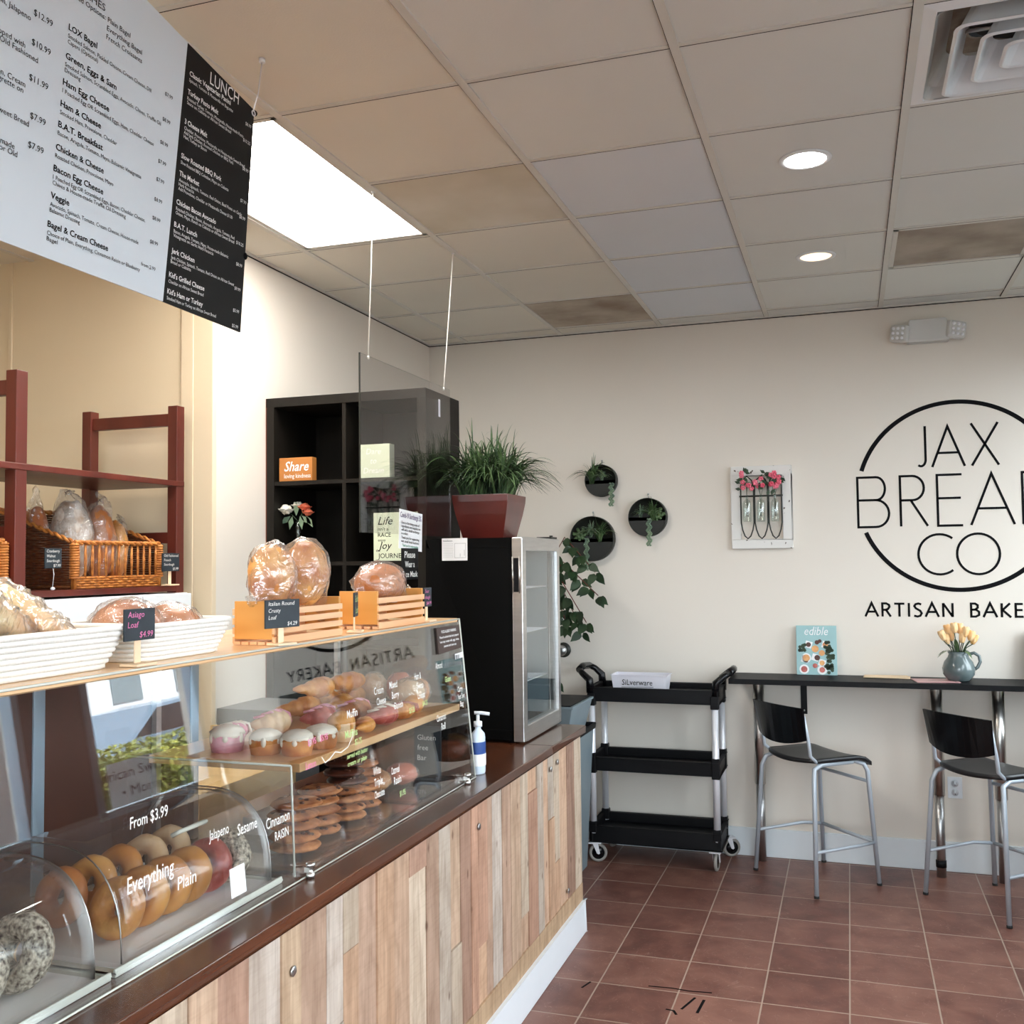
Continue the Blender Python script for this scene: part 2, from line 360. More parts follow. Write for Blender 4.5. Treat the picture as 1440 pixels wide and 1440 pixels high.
def obj(name, mb, m, parent=None, bevel=0., subsurf=0, off=None):
    me = bpy.data.meshes.new(name); me.from_pydata([tuple(v) for v in mb.v], [], mb.f)
    ms = m if isinstance(m, (list, tuple)) else [m]
    for x in ms: me.materials.append(M[x] if isinstance(x, str) else x)
    for i, p in enumerate(me.polygons):
        p.use_smooth = mb.sm[i]; p.material_index = mb.mi[i]
    if any(t is not None for t in mb.tones):
        ca = me.color_attributes.new('board_tone', 'FLOAT_COLOR', 'CORNER')
        for i, p in enumerate(me.polygons):
            for li in p.loop_indices: ca.data[li].color = c4(mb.tones[i] or (.6,.5,.4))
    bm = bmesh.new(); bm.from_mesh(me)
    bmesh.ops.remove_doubles(bm, verts=bm.verts, dist=1e-6)
    bmesh.ops.recalc_face_normals(bm, faces=bm.faces); bm.to_mesh(me); bm.free(); me.update()
    o = bpy.data.objects.new(name, me); C.objects.link(o)
    if parent is not None:
        o.parent = parent; o.matrix_parent_inverse = parent_world(parent).inverted()
    if bevel:
        b = o.modifiers.new('bevel', 'BEVEL'); b.width = bevel; b.segments = 2; b.limit_method = 'ANGLE'; b.angle_limit = .7
    return o
def parent_world(o):
    m = Matrix.LocRotScale(o.location, o.rotation_euler, o.scale)
    if o.parent: return parent_world(o.parent) @ o.matrix_parent_inverse @ m
    return m
def tag(o, label, cat, group=None, kind=None):
    if label: o['label'] = label
    if cat: o['category'] = cat
    if group: o['group'] = group
    if kind: o['kind'] = kind
    return o
def thing(name, label, cat, loc=(0,0,0), group=None):
    o = bpy.data.objects.new(name, None); C.objects.link(o); o.location = loc; o.empty_display_size = .05
    return tag(o, label, cat, group)
def struct(name, mb, m, bevel=0., label=None):
    o = obj(name, mb, m, None, bevel); o['kind'] = 'structure'
    if label: o['label'] = label
    return o
def dup(o, loc=None, rz=0, label=None, group=None, scale=None):
    r = o.copy(); C.objects.link(r)
    if loc is not None: r.location = loc
    if rz: r.rotation_euler.z = o.rotation_euler.z+rz
    if scale is not None: r.scale = scale
    if label: r['label'] = label
    if group: r['group'] = group
    def rec(a, b):
        for ch in list(a.children):
            if ch.get('_skip'): continue
            c = ch.copy(); C.objects.link(c); c.parent = b; c.matrix_parent_inverse = ch.matrix_parent_inverse.copy(); rec(ch, c)
    rec(o, r); return r

# ------------------------------------------------------------------ writing
class Frame:
    def __init__(s, O, ax, ay): s.O = V(O); s.ax = V(ax).normalized(); s.ay = V(ay).normalized(); s.n = s.ax.cross(s.ay).normalized()
    def p(s, a, b, c=0.): return s.O+s.ax*a+s.ay*b+s.n*c
def text(mb, fr, s, a, b, size, align='LEFT', bold=0., width=None, shear=0., c=.0008, sp=1., rot=0., hscale=1.):
    cu = bpy.data.curves.new('t', 'FONT'); cu.body = s; cu.size = size; cu.offset = bold*size; cu.shear = shear
    cu.space_character = sp; cu.resolution_u = 2; cu.fill_mode = 'FRONT'
    o = bpy.data.objects.new('t', cu); C.objects.link(o); bpy.context.view_layer.update()
    me = bpy.data.meshes.new_from_object(o)
    vs = [v.co.copy() for v in me.vertices]; fs = [tuple(p.vertices) for p in me.polygons]
    bpy.data.objects.remove(o); bpy.data.curves.remove(cu); bpy.data.meshes.remove(me)
    if not vs: return
    x0 = min(v.x for v in vs); x1 = max(v.x for v in vs); k = hscale
    if width: k = width/max(1e-6, x1-x0)
    sh = {'LEFT': x0, 'CENTER': (x0+x1)/2, 'RIGHT': x1}[align]
    cr, sr = math.cos(rot), math.sin(rot); out = []
    for v in vs:
        x = (v.x-sh)*k; y = v.y
        out.append(fr.p(a+x*cr-y*sr, b+x*sr+y*cr, c))
    mb.add(out, fs)
def ribbon(mb, fr, pts, w, c=.0012, closed=False):
    pp = [V((p[0], p[1])) for p in pts]; pts = [pp[0]]
    for p in pp[1:]:
        if (p-pts[-1]).length > 1e-5: pts.append(p)
    n = len(pts); Lf = []; Rt = []
    for i in range(n):
        if closed: d0 = pts[i]-pts[i-1]; d1 = pts[(i+1) % n]-pts[i]
        else:
            d0 = pts[i]-pts[i-1] if i else pts[1]-pts[0]
            d1 = pts[i+1]-pts[i] if i < n-1 else d0
        d0 = d0.normalized(); d1 = d1.normalized(); t = d0+d1
        t = t.normalized() if t.length > 1e-6 else d0
        nn = V((-t.y, t.x)); k = w/2/max(.35, abs(nn.dot(V((-d0.y, d0.x)))))
        Lf.append(pts[i]+nn*k); Rt.append(pts[i]-nn*k)
    m = n if closed else n-1
    for i in range(m):
        j = (i+1) % n
        mb.add([fr.p(Lf[i].x, Lf[i].y, c), fr.p(Rt[i].x, Rt[i].y, c), fr.p(Rt[j].x, Rt[j].y, c), fr.p(Lf[j].x, Lf[j].y, c)], [(0,1,2,3)])
def arc(cx, cy, rx, ry, a0, a1, n=24): return [(cx+rx*math.cos(math.radians(a0+(a1-a0)*i/n)), cy+ry*math.sin(math.radians(a0+(a1-a0)*i/n))) for i in range(n+1)]

# ================================================================== ROOM
HC = 3.05; XR = 1.45; YF = -8.0
struct('floor', MB().box(-4.6, XR, YF, 0, -.1, 0), 'floor')
# back wall, left wall, alcove walls
struct('wall_back', MB().box(-2.82, XR+.15, 0, .12, 0, HC), 'wall')
struct('wall_left', MB().box(-2.82, -2.71, -2.30, 0, 0, HC), 'wall')
struct('wall_alcove', MB().box(-4.6, -2.82, -2.30, -2.18, 0, HC), 'wall_warm')
struct('wall_far_left', MB().box(-4.72, -4.6, YF, -2.18, 0, HC), 'wall_warm')
tr = MB().box(-2.86, -2.80, -2.312, -2.30, 0, HC); tr.box(-2.80, -2.705, -2.308, -2.28, 0, HC)
struct('trim_1', tr, 'wall_warm', .002)
struct('trim_2', MB().box(-3.795, -3.775, -2.308, -2.30, 0, HC), 'wall_warm', .002)
struct('baseboard_back', MB().box(-2.71, XR, -.016, 0, 0, .155), 'white_trim', .003)
# right wall with storefront windows
yw = [(-1.15, -.09), (-3.05, -1.62), (-4.65, -3.15), (-7.4, -5.9)]
rw = MB(); rw.cm = 0
ys = sorted([YF]+[q for a in yw for q in a]+[0.12])
prev = YF
for (a, b) in sorted(yw):
    rw.box(XR, XR+.14, prev, a, .8, 2.75); prev = b
rw.box(XR, XR+.14, prev, 0, .8, 2.75)
rw.box(XR, XR+.14, YF, 0, 2.75, HC+.1)
struct('wall_right', rw, 'wall')
struct('trim_3', MB().box(XR-.006, XR+.13, YF, 0, 0, .8), 'brown_pier', label='dark brown panel under the storefront windows')
struct('trim_4', MB().box(XR-.012, XR, -1.60, -1.16, .8, 2.75), 'brown_pier')
for i, (a, b) in enumerate(yw):
    f = MB()
    for (p, q) in ((a, a+.045), (b-.045, b)): f.box(XR-.02, XR+.06, p, q, .8, 2.75)
    f.box(XR-.02, XR+.06, a, b, .8, .84); f.box(XR-.02, XR+.06, a, b, 2.71, 2.75)
    w = struct('window_%d' % (i+1), f, 'blue_alu', .002)
    g = obj('window_glass', MB().box(XR+.02, XR+.024, a+.04, b-.04, .83, 2.72), 'windowglass', w)
# front wall behind the viewpoint, with an unseen wide window added for daylight
fw = MB(); fw.box(-4.6, -1.2, YF-.14, YF, 0, HC); fw.box(1.1, XR+.14, YF-.14, YF, 0, HC); fw.box(-1.2, 1.1, YF-.14, YF, 0, .5); fw.box(-1.2, 1.1, YF-.14, YF, 2.7, HC)
struct('wall_front', fw, 'wall')
f = MB().box(-1.2, -1.15, YF-.06, YF+.02, .5, 2.7); f.box(1.05, 1.1, YF-.06, YF+.02, .5, 2.7); f.box(-.05, 0, YF-.06, YF+.02, .5, 2.7); f.box(-1.2, 1.1, YF-.06, YF+.02, .5, .54); f.box(-1.2, 1.1, YF-.06, YF+.02, 2.66, 2.7)
w = struct('window_5', f, 'blue_alu', .002); obj('window_glass', MB().box(-1.16, 1.06, YF-.03, YF-.026, .53, 2.67), 'windowglass', w)

# ceiling tiles
TX = .6119; TY = .6096; Y0 = -.1719
cl = MB(); gr = MB()
xs = [-4.6]+[k*TX for k in range(-7, 3) if -4.6 < k*TX < XR]+[XR]
ysl = [0, Y0]+[Y0-j*TY for j in range(1, 13)]+[YF]
new = {(-2,2),(-2,1),(-2,0),(-1,5),(-1,4),(-1,3),(-1,6),(-2,3)}
hole = {(0,4)}
for i in range(len(xs)-1):
    for j in range(len(ysl)-1):
        k = round(xs[i]/TX) if i else -8
        row = j-1
        if (k, row) == (0, 4): continue
        if (k, row) in ((-4,3),(-4,4),(-4,7),(-4,8)): continue
        if (k, row) == (0, 1): continue
        cl.cm = 0 if k <= -3 else 1
        if (k, row) in ((-2,3),(-2,2),(-2,1),(-2,0)): cl.cm = 2
        if (k, row) == (-3, 0): cl.cm = 3
        if (k, row) in ((-3,3),): cl.cm = 4
        if (k, row) in ((-3,1),(-3,2),(-3,4),(-3,5),(-3,6)): cl.cm = 0
        cl.box(xs[i], xs[i+1], ysl[j+1], ysl[j], HC, HC+.015)
struct('ceiling', cl, ['ceil_old','ceil_mid','ceil_new','ceil_stain','ceil_stain2'])
struct('trim_8', MB().box(-4.72, XR+.15, YF-.14, .12, HC+.35, HC+.4), 'void', label='dark deck above the suspended ceiling')
for x in xs[1:-1]: gr.box(x-.0125, x+.0125, YF, 0, HC-.006, HC+.002)
def spans(j):
    # the cross tees in the middle of a two-tile light fitting are left out
    return [(-4.6, -4*TX), (-3*TX, XR)] if j in (5, 9) else [(-4.6, XR)]
for j, y in enumerate(ysl[1:-1], 1):
    for a, b in spans(j): gr.box(a, b, y-.008, y+.008, HC-.004, HC+.002)
gr.box(-2.71, XR, -.02, 0, HC-.008, HC); gr.box(-2.71, -2.69, -2.3, 0, HC-.008, HC)
struct('trim_5', gr, 'grid', label='white metal grid of the suspended ceiling')
gl = MB()  # thin dark strips: shade beside the tees and wall angles put into colour
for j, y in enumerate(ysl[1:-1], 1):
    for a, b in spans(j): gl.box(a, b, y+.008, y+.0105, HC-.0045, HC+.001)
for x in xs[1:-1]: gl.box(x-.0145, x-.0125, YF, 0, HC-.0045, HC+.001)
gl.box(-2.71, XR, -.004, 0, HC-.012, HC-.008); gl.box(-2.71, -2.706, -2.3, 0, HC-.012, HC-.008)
struct('grid_shade_strip', gl, 'void', label='dark strips painted as the shade line along the ceiling grid')
def troffer(y1, label):
    t = thing('troffer_light', label, 'ceiling light', (-3.5*TX, y1-TY, HC))
    x0, x1, y0 = -4*TX+.014, -3*TX-.014, y1-2*TY+.012; y1 -= .012
    f = MB(); w = .02
    f.box(x0, x0+w, y0, y1, HC-.003, HC+.05); f.box(x1-w, x1, y0, y1, HC-.003, HC+.05)
    f.box(x0, x1, y0, y0+w, HC-.003, HC+.05); f.box(x0, x1, y1-w, y1, HC-.003, HC+.05); f.box(x0, x1, y0, y1, HC+.05, HC+.06)
    obj('frame', f, 'grid', t)
    obj('diffuser', MB().box(x0+w, x1-w, y0+w, y1-w, HC+.004, HC+.012), 'troffer', t)
troffer(Y0-3*TY, 'bright rectangular lay-in ceiling light beside the menu board')
troffer(Y0-7*TY, 'rectangular lay-in ceiling light over the counter behind the menu board')
def can(x, y, m, label):
    t = thing('recessed_downlight', label, 'ceiling light', (x, y, HC))
    obj('trim_ring', MB().lathe([(.070, HC-.001), (.072, HC-.006), (.088, HC-.004), (.09, HC-.0005)], (x, y, 0), 32), 'white', t)
    obj('lamp', MB().lathe([(.0001, HC-.004), (.066, HC-.004), (.070, HC-.0012)], (x, y, 0), 32), m, t)
can(-.31, -2.29, 'lamp_cool', 'cool white round recessed downlight in the ceiling, nearer one')
can(-.31, -1.105, 'lamp_warm', 'warm amber round recessed downlight near the back wall')
can(-.31, -4.12, 'lamp_cool', 'round recessed downlight out of view above the aisle')
# air diffuser
t = thing('air_diffuser', 'large white square ceiling air diffuser with nested louvres', 'air vent', (.306, -2.915, HC))
cx, cy = .306, -2.915
def sqring(mb, h0, z0, h1, z1, th=.004, rc=.03):
    def pl(h, z):
        out = []
        for (sx, sy, a0) in ((1,1,0),(-1,1,90),(-1,-1,180),(1,-1,270)):
            for q in range(5):
                a = math.radians(a0+90*q/4); out.append(V((cx+sx*(h-rc)+rc*math.cos(a), cy+sy*(h-rc)+rc*math.sin(a), z)))
        return out
    A = pl(h0, z0); B = pl(h1, z1); A2 = pl(h0-th, z0+th); B2 = pl(h1-th, z1+th); n = len(A)
    vs = A+B+A2+B2
    fs = [(i, (i+1) % n, n+(i+1) % n, n+i) for i in range(n)]+[(2*n+i, 3*n+i, 3*n+(i+1) % n, 2*n+(i+1) % n) for i in range(n)]
    fs += [(n+i, n+(i+1) % n, 3*n+(i+1) % n, 3*n+i) for i in range(n)]+[(i, 2*n+i, 2*n+(i+1) % n, (i+1) % n) for i in range(n)]
    mb.add(vs, fs, False)
m = MB(); sqring(m, .305, HC-.002, .262, HC-.012, .003, .004); obj('flange', m, 'white', t)
m = MB(); sqring(m, .262, HC-.012, .250, HC+.02, .003, .03); sqring(m, .250, HC+.02, .205, HC+.085, .003, .04); obj('outer_cove', m, 'lightgrey', t)
for k, h in enumerate((.215, .145, .08)):
    m = MB(); sqring(m, h, HC-.030, h-.008, HC-.034, .004); sqring(m, h-.006, HC-.034, h-.050, HC+.055, .004); obj('louvre', m, 'white', t)
m = MB(); m.lathe([(.16, HC+.09), (.16, HC+.2)], (cx, cy, 0), 24); m.box(cx-.3, cx+.3, cy-.3, cy+.3, HC+.2, HC+.21)
obj('duct', m, 'void', t)
m = MB(); sqring(m, .24, HC+.084, .15, HC+.10, .003, .04); obj('dusty_collar', m, 'dustbrown', t)
m = MB(); m.tube([(cx-.2, cy-.02, HC+.045), (cx+.2, cy-.02, HC+.045)], .006); m.tube([(cx, cy-.2, HC+.045), (cx, cy+.2, HC+.045)], .006); obj('brace', m, 'steelgrey', t)
# return grille
t = thing('return_air_grille', 'dusty grey-brown rectangular return air grille in the ceiling', 'air vent', (TX/2, Y0-1.5*TY, HC))
x0, x1, y1, y0 = .0135, TX-.0135, Y0-TY-.0, Y0-2*TY+.0
y1 -= .01; y0 += .01
m = MB(); m.box(x0, x1, y0, y0+.02, HC-.005, HC+.01); m.box(x0, x1, y1-.02, y1, HC-.005, HC+.01); m.box(x0, x0+.02, y0, y1, HC-.005, HC+.01); m.box(x1-.02, x1, y0, y1, HC-.005, HC+.01); obj('frame', m, 'grid', t)
m = MB(); m.box(x0+.02, x1-.02, y0+.02, y1-.02, HC, HC+.01)
obj('mesh_panel', m, 'dirt', t)

# emergency light
t = thing('emergency_light', 'white twin-head emergency light fixed high on the back wall', 'emergency light', (.235, -.03, 2.88))
obj('housing', MB().prism([(.13, 2.825), (.335, 2.825), (.345, 2.84), (.33, 2.94), (.32, 2.948), (.14, 2.948), (.125, 2.84)], -.075, -.001), 'lightgrey', t, .006)
for sx in (0, 1):
    c0 = .093 if sx == 0 else .372
    T = Matrix.Rotation(math.radians(-28 if sx == 0 else 22), 4, 'Z') @ Matrix.Rotation(math.radians(8), 4, 'Y')
    T = Matrix.Translation((c0, -.06, 2.878)) @ T
    h = obj('lamp_head', MB().box(-.05, .05, -.025, .03, -.047, .047, T), 'lightgrey', t, .015)
    m = MB()
    for ix in range(3):
        for iz in range(3): m.ell(T @ V(((ix-1)*.026, -.027, (iz-1)*.026)), (.009, .004, .009), 10, 6)
    obj('led_cluster', m, 'alu', h)

# outlet
t = thing('wall_outlet', 'white double power outlet low on the back wall', 'outlet', (.30, 0, .44))
obj('plate', MB().box(.264, .336, -.006, 0, .383, .495), 'white', t, .002)
for z in (.415, .463):
    s_ = obj('socket', MB().lathe([(.0001, -.0005), (.017, -.0005), (.018, .002)], (.30, -.0078, z), 20, Matrix.Rotation(PI/2, 4, 'X')), 'white', t)
    m = MB(); m.box(.2915, .2935, -.0098, -.008, z-.002, z+.009); m.box(.3065, .3085, -.0098, -.008, z-.002, z+.007); m.ell((.30, -.0095, z-.009), (.003, .0008, .003), 8, 6); obj('slots', m, 'ink', s_)

# round knob on wall
t = thing('round_doorknob', 'small round dark metal knob on the back wall beside the fridge', 'knob', (-1.845, -.02, 1.13))
obj('rose', MB().lathe([(.045, 0), (.045, .006), (.03, .012)], (-1.845, 0, 1.13), 24, Matrix.Rotation(PI/2, 4, 'X')), 'darkmetal', t)
obj('knob', MB().lathe([(.012, .01), (.014, .03), (.030, .04), (.032, .055), (.02, .065), (.0001, .066)], (-1.845, 0, 1.13), 24, Matrix.Rotation(PI/2, 4, 'X')), 'steelgrey', t)

# ------------------------------------------------------------------ wall logo
LF = Frame((0, 0, 0), (1, 0, 0), (0, 0, 1))
t = thing('wall_lettering', 'big black circular bakery logo reading JAX BREAD CO on back wall', 'sign', (.355, 0, 1.99))
m = MB(); W = .0125
cxl, czl, R0 = .36, 1.993, .506
a1 = math.degrees(math.asin((2.142-czl)/R0)); a2 = math.degrees(math.asin((1.802-czl)/R0))
ribbon(m, LF, arc(cxl, czl, R0, R0, a1, 180-a1, 64), .023); ribbon(m, LF, arc(cxl, czl, R0, R0, 180-a2, 360+a2, 64), .023)
obj('ring', m, 'ink', t)
m = MB()
# JAX
ribbon(m, LF, [(.207, 2.375), (.207, 2.195)]+arc(.183, 2.193, .024, .036, 0, -125, 8), W)
ribbon(m, LF, [(.239, 2.150), (.320, 2.368), (.401, 2.150)], W); ribbon(m, LF, [(.268, 2.225), (.372, 2.225)], W)
ribbon(m, LF, [(.436, 2.378), (.567, 2.150)], W); ribbon(m, LF, [(.567, 2.378), (.436, 2.150)], W)
obj('word_top', m, 'ink', t)
m = MB(); zt, zb, zm = 2.106, 1.832, 1.98
ribbon(m, LF, [(-.05, zt), (-.147, zt), (-.147, zb), (-.055, zb)]+arc(-.055, (zb+zm)/2, .068, (zm-zb)/2, -90, 90, 16)+[(-.147, zm)], W)
ribbon(m, LF, [(-.055, zt)]+arc(-.05, (zt+zm)/2, .045, (zt-zm)/2, 90, -90, 14)+[(-.06, zm)], W)
ribbon(m, LF, [(.073, zb), (.073, zt), (.135, zt)]+arc(.135, 2.04, .058, .066, 90, -90, 14)+[(.073, 1.974)], W); ribbon(m, LF, [(.125, 1.974), (.208, zb)], W)
ribbon(m, LF, [(.383, zt), (.26, zt), (.26, zb), (.383, zb)], W); ribbon(m, LF, [(.26, zm+.0), (.376, zm)], W)
ribbon(m, LF, [(.423, zb), (.528, 2.105), (.633, zb)], W); ribbon(m, LF, [(.46, 1.92), (.596, 1.92)], W)
ribbon(m, LF, [(.675, zb), (.675, zt), (.73, zt)]+arc(.735, 1.969, .135, .137, 90, -90, 20)+[(.675, zb)], W)
obj('word_middle', m, 'ink', t)
m = MB()
ribbon(m, LF, arc(.262, 1.678, .106, .108, 52, 308, 28), W)
ribbon(m, LF, arc(.4525, 1.678, .104, .108, 0, 360, 40)[:-1], W, closed=True)
obj('word_bottom', m, 'ink', t)
m = MB(); x = -.124; w = .0115; zt, zb = 1.416, 1.342
def letter(ch, x):
    h = zt-zb; zm = (zt+zb)/2
    def rb(p): ribbon(m, LF, [(x+a, zb+b*h) for a, b in p], w)
    if ch == 'A': rb([(0,0),(.033,1),(.066,0)]); rb([(.013,.36),(.053,.36)]); return .066
    if ch in 'RB':
        if ch == 'R':
            rb([(.006,0),(.006,.97),(.026,.97),(.040,.86),(.042,.72),(.034,.56),(.022,.50),(.006,.50)]); rb([(.024,.5),(.048,0)]); return .050
        rb([(.006,.54),(.006,.97),(.026,.97),(.038,.86),(.038,.68),(.026,.54),(.006,.54)]); rb([(.006,.54),(.006,.04),(.028,.04),(.044,.16),(.044,.38),(.030,.54),(.006,.54)]); return .048
    if ch == 'T': rb([(0,.95),(.052,.95)]); rb([(.026,.95),(.026,0)]); return .052
    if ch == 'I': rb([(.006,1),(.006,0)]); return .012
    if ch == 'S': rb([(.040,.90),(.026,.97),(.012,.92),(.005,.78),(.012,.62),(.034,.44),(.041,.26),(.034,.08),(.020,.02),(.003,.08)]); return .044
    if ch == 'N': rb([(.006,0),(.006,1)]); rb([(.006,.98),(.052,.02)]); rb([(.052,0),(.052,1)]); return .058
    if ch == 'K': rb([(.006,0),(.006,1)]); rb([(.046,1),(.010,.52),(.050,0)]); return .050
    if ch == 'E': rb([(.040,.95),(.006,.95),(.006,.05),(.042,.05)]); rb([(.006,.52),(.038,.52)]); return .042
    if ch == 'Y': rb([(0,1),(.026,.48),(.052,1)]); rb([(.026,.5),(.026,0)]); return .052
    return 0
tw = thing('wall_lettering', 'black words ARTISAN BAKERY on the back wall under the round logo', 'sign', (.34, 0, 1.34))
for ch in 'ARTISAN': x += letter(ch, x)+.0165
obj('word_artisan', m, 'ink', tw); m = MB()
x = .402
for ch in 'BAKERY': x += letter(ch, x)+.017
obj('word_bakery', m, 'ink', tw)

# ------------------------------------------------------------------ picture frame with bottles
fx0, fx1, fz0, fz1 = -.832, -.497, 1.722, 2.192
t = thing('bottle_wall_art', 'distressed white wooden frame with three wired bottles of pink flowers', 'wall decor', ((fx0+fx1)/2, 0, fz0))
m = MB(); b = .052
m.box(fx0, fx1, -.03, 0, fz0, fz0+b); m.box(fx0, fx1, -.03, 0, fz1-b, fz1); m.box(fx0, fx0+b, -.03, 0, fz0+b, fz1-b); m.box(fx1-b, fx1, -.03, 0, fz0+b, fz1-b)
M['chippy'] = mat('chipped_white_paint', lin(226,224,220), .7, var=.02)
tt = M['chippy'].node_tree; pr = [n for n in tt.nodes if n.type == 'BSDF_PRINCIPLED'][0]
nn = tt.nodes.new('ShaderNodeTexNoise'); nn.inputs['Scale'].default_value = 34; nn.inputs['Detail'].default_value = 5
tcx = [n for n in tt.nodes if n.type == 'TEX_COORD'][0]; tt.links.new(tcx.outputs['Object'], nn.inputs['Vector'])
rr = tt.nodes.new('ShaderNodeValToRGB'); rr.color_ramp.elements[0].position = .31; rr.color_ramp.elements[1].position = .35
rr.color_ramp.elements[0].color = c4(lin(90,78,66)); rr.color_ramp.elements[1].color = c4(lin(228,226,222))
tt.links.new(nn.outputs['Fac'], rr.inputs['Fac']); tt.links.new(rr.outputs[0], pr.inputs['Base Color'])
obj('frame', m, 'chippy', t, .003)
m = MB(); iw = (fx1-fx0-2*b)/3
for k in range(3):
    c0 = fx0+b+iw*(k+.5); h = iw/2-.003
    lo = fz0+b+.005; hi = fz1-b-.005
    pts = [(c0-h, lo+.10)]+[(c0-h+h*q/6, lo+.10-.10*(q/6)**1.6) for q in range(1, 7)]
    pts = [(c0-h, lo+.09), (c0-h*.8, lo+.05), (c0-h*.45, lo+.015), (c0, lo), (c0+h*.45, lo+.015), (c0+h*.8, lo+.05), (c0+h, lo+.09), (c0+h, hi-.06), (c0+h*.75, hi-.025), (c0, hi), (c0-h*.75, hi-.025), (c0-h, hi-.06)]
    m.tube([(a, -.036, z) for a, z in pts], .0038, 6, closed=True)
m.tube([(fx0+b-.004, -.042, fz1-.172), (fx1-b+.004, -.042, fz1-.172)], .005, 6)
obj('wire_rack', m, 'darkmetal', t)
for k in range(3):
    c0 = fx0+b+iw*(k+.5); z0 = fz1-.318
    m = MB().lathe([(.0001, 0), (.020, 0), (.0225, .005), (.0225, .105), (.019, .117), (.009, .126), (.009, .140), (.011, .145)], (c0, -.058, z0), 16)
    bt = obj('bottle', m, 'bottleglass', t)
    m = MB()
    for q in range(3): m.tube([(c0+rnd.uniform(-.008, .008), -.058, z0+.03), (c0, -.058, z0+.14), (c0+rnd.uniform(-.03, .03), -.065, z0+.24)], .0014, 5)
    for q in range(12):
        p = V((c0+rnd.uniform(-.034, .034), -.06+rnd.uniform(-.02, .01), z0+.175+rnd.uniform(0, .10)))
        T = Matrix.Rotation(rnd.uniform(0, 6), 4, 'Y'); m.add([p, p+T@V((.01,0,.018)), p+T@V((0,-.004,.036)), p+T@V((-.01,0,.018))], [(0,1,2,3)])
    obj('stems', m, 'leaf', bt)
    m = MB()
    for q in range((7, 5, 12)[k]):
        p = V((c0+rnd.uniform(-.030, .030), -.07+rnd.uniform(-.015, .01), z0+.18+rnd.uniform(0, .10)))
        for r5 in range(5):
            a = r5*2*PI/5+q; m.ell(p+V((math.cos(a)*.008, -.003, math.sin(a)*.008)), (.007, .004, .007), 8, 5)
    obj('blossoms', m, 'petal_pink', bt)

# ------------------------------------------------------------------ three round wall planters
def blades(mb, c, n, ln, spread, w=.004, seed=0, droop=1., up=1., front=None, segs=6, jit=0., rootspread=.02, flatness=0):
    r = random.Random(seed)
    for i in range(n):
        a = r.uniform(0, 2*PI); l = ln*r.uniform(.6, 1.05); e = r.uniform(.15, 1)
        d = V((math.cos(a), math.sin(a), 0))
        if front: d = (d*.9+V(front)*.7).normalized()
        root = V(c)+V((r.uniform(-1, 1), r.uniform(-1, 1), 0))*rootspread
        pts = []
        for s in range(segs+1):
            q = s/segs
            pts.append(root+d*(spread*e*l/ln*(q**1.5))+V((0, 0, up*l*q-droop*l*e*(q**2.4))))
        side = d.cross(V((0,0,1))).normalized()
        vs = []
        for s, p in enumerate(pts):
            q = s/segs; ww = w*(1-q**2)*.5+.0004
            vs += [p-side*ww, p+side*ww]
        mb.add(vs, [(2*s, 2*s+1, 2*s+3, 2*s+2) for s in range(segs)], True)
def bush(mb, c, n, ln, spread, w, seed, rootspread, segs=10, wall=False):
    r = random.Random(seed)
    for i in range(n):
        a = r.uniform(0, 2*PI); e = r.random()**.55; l = ln*r.uniform(.65, 1.08)
        d = V((math.cos(a), math.sin(a), 0))
        if wall: d = V((math.cos(a), -abs(math.sin(a))*.45-.08, 0))
        root = V(c)+V((r.uniform(-1, 1), r.uniform(-1, 1)*(0 if wall else 1), 0))*rootspread
        pts = []
        for s in range(segs+1):
            q = s/segs; pts.append(root+d*(spread*e*(q**1.25)*l/ln)+V((0, 0, l*((1.45-.15*e)*q-(.45+.72*e)*q*q))))
        side = d.cross(V((0,0,1))).normalized(); vs = []
        tw = r.uniform(-.5, .5)
        for s, p in enumerate(pts):
            q = s/segs; ww = w*(1-q**2.5)*.5+.0004; sd = (side+V((0,0,tw))).normalized(); vs += [p-sd*ww, p+sd*ww]
        mb.add(vs, [(2*s, 2*s+1, 2*s+3, 2*s+2) for s in range(segs)], True)
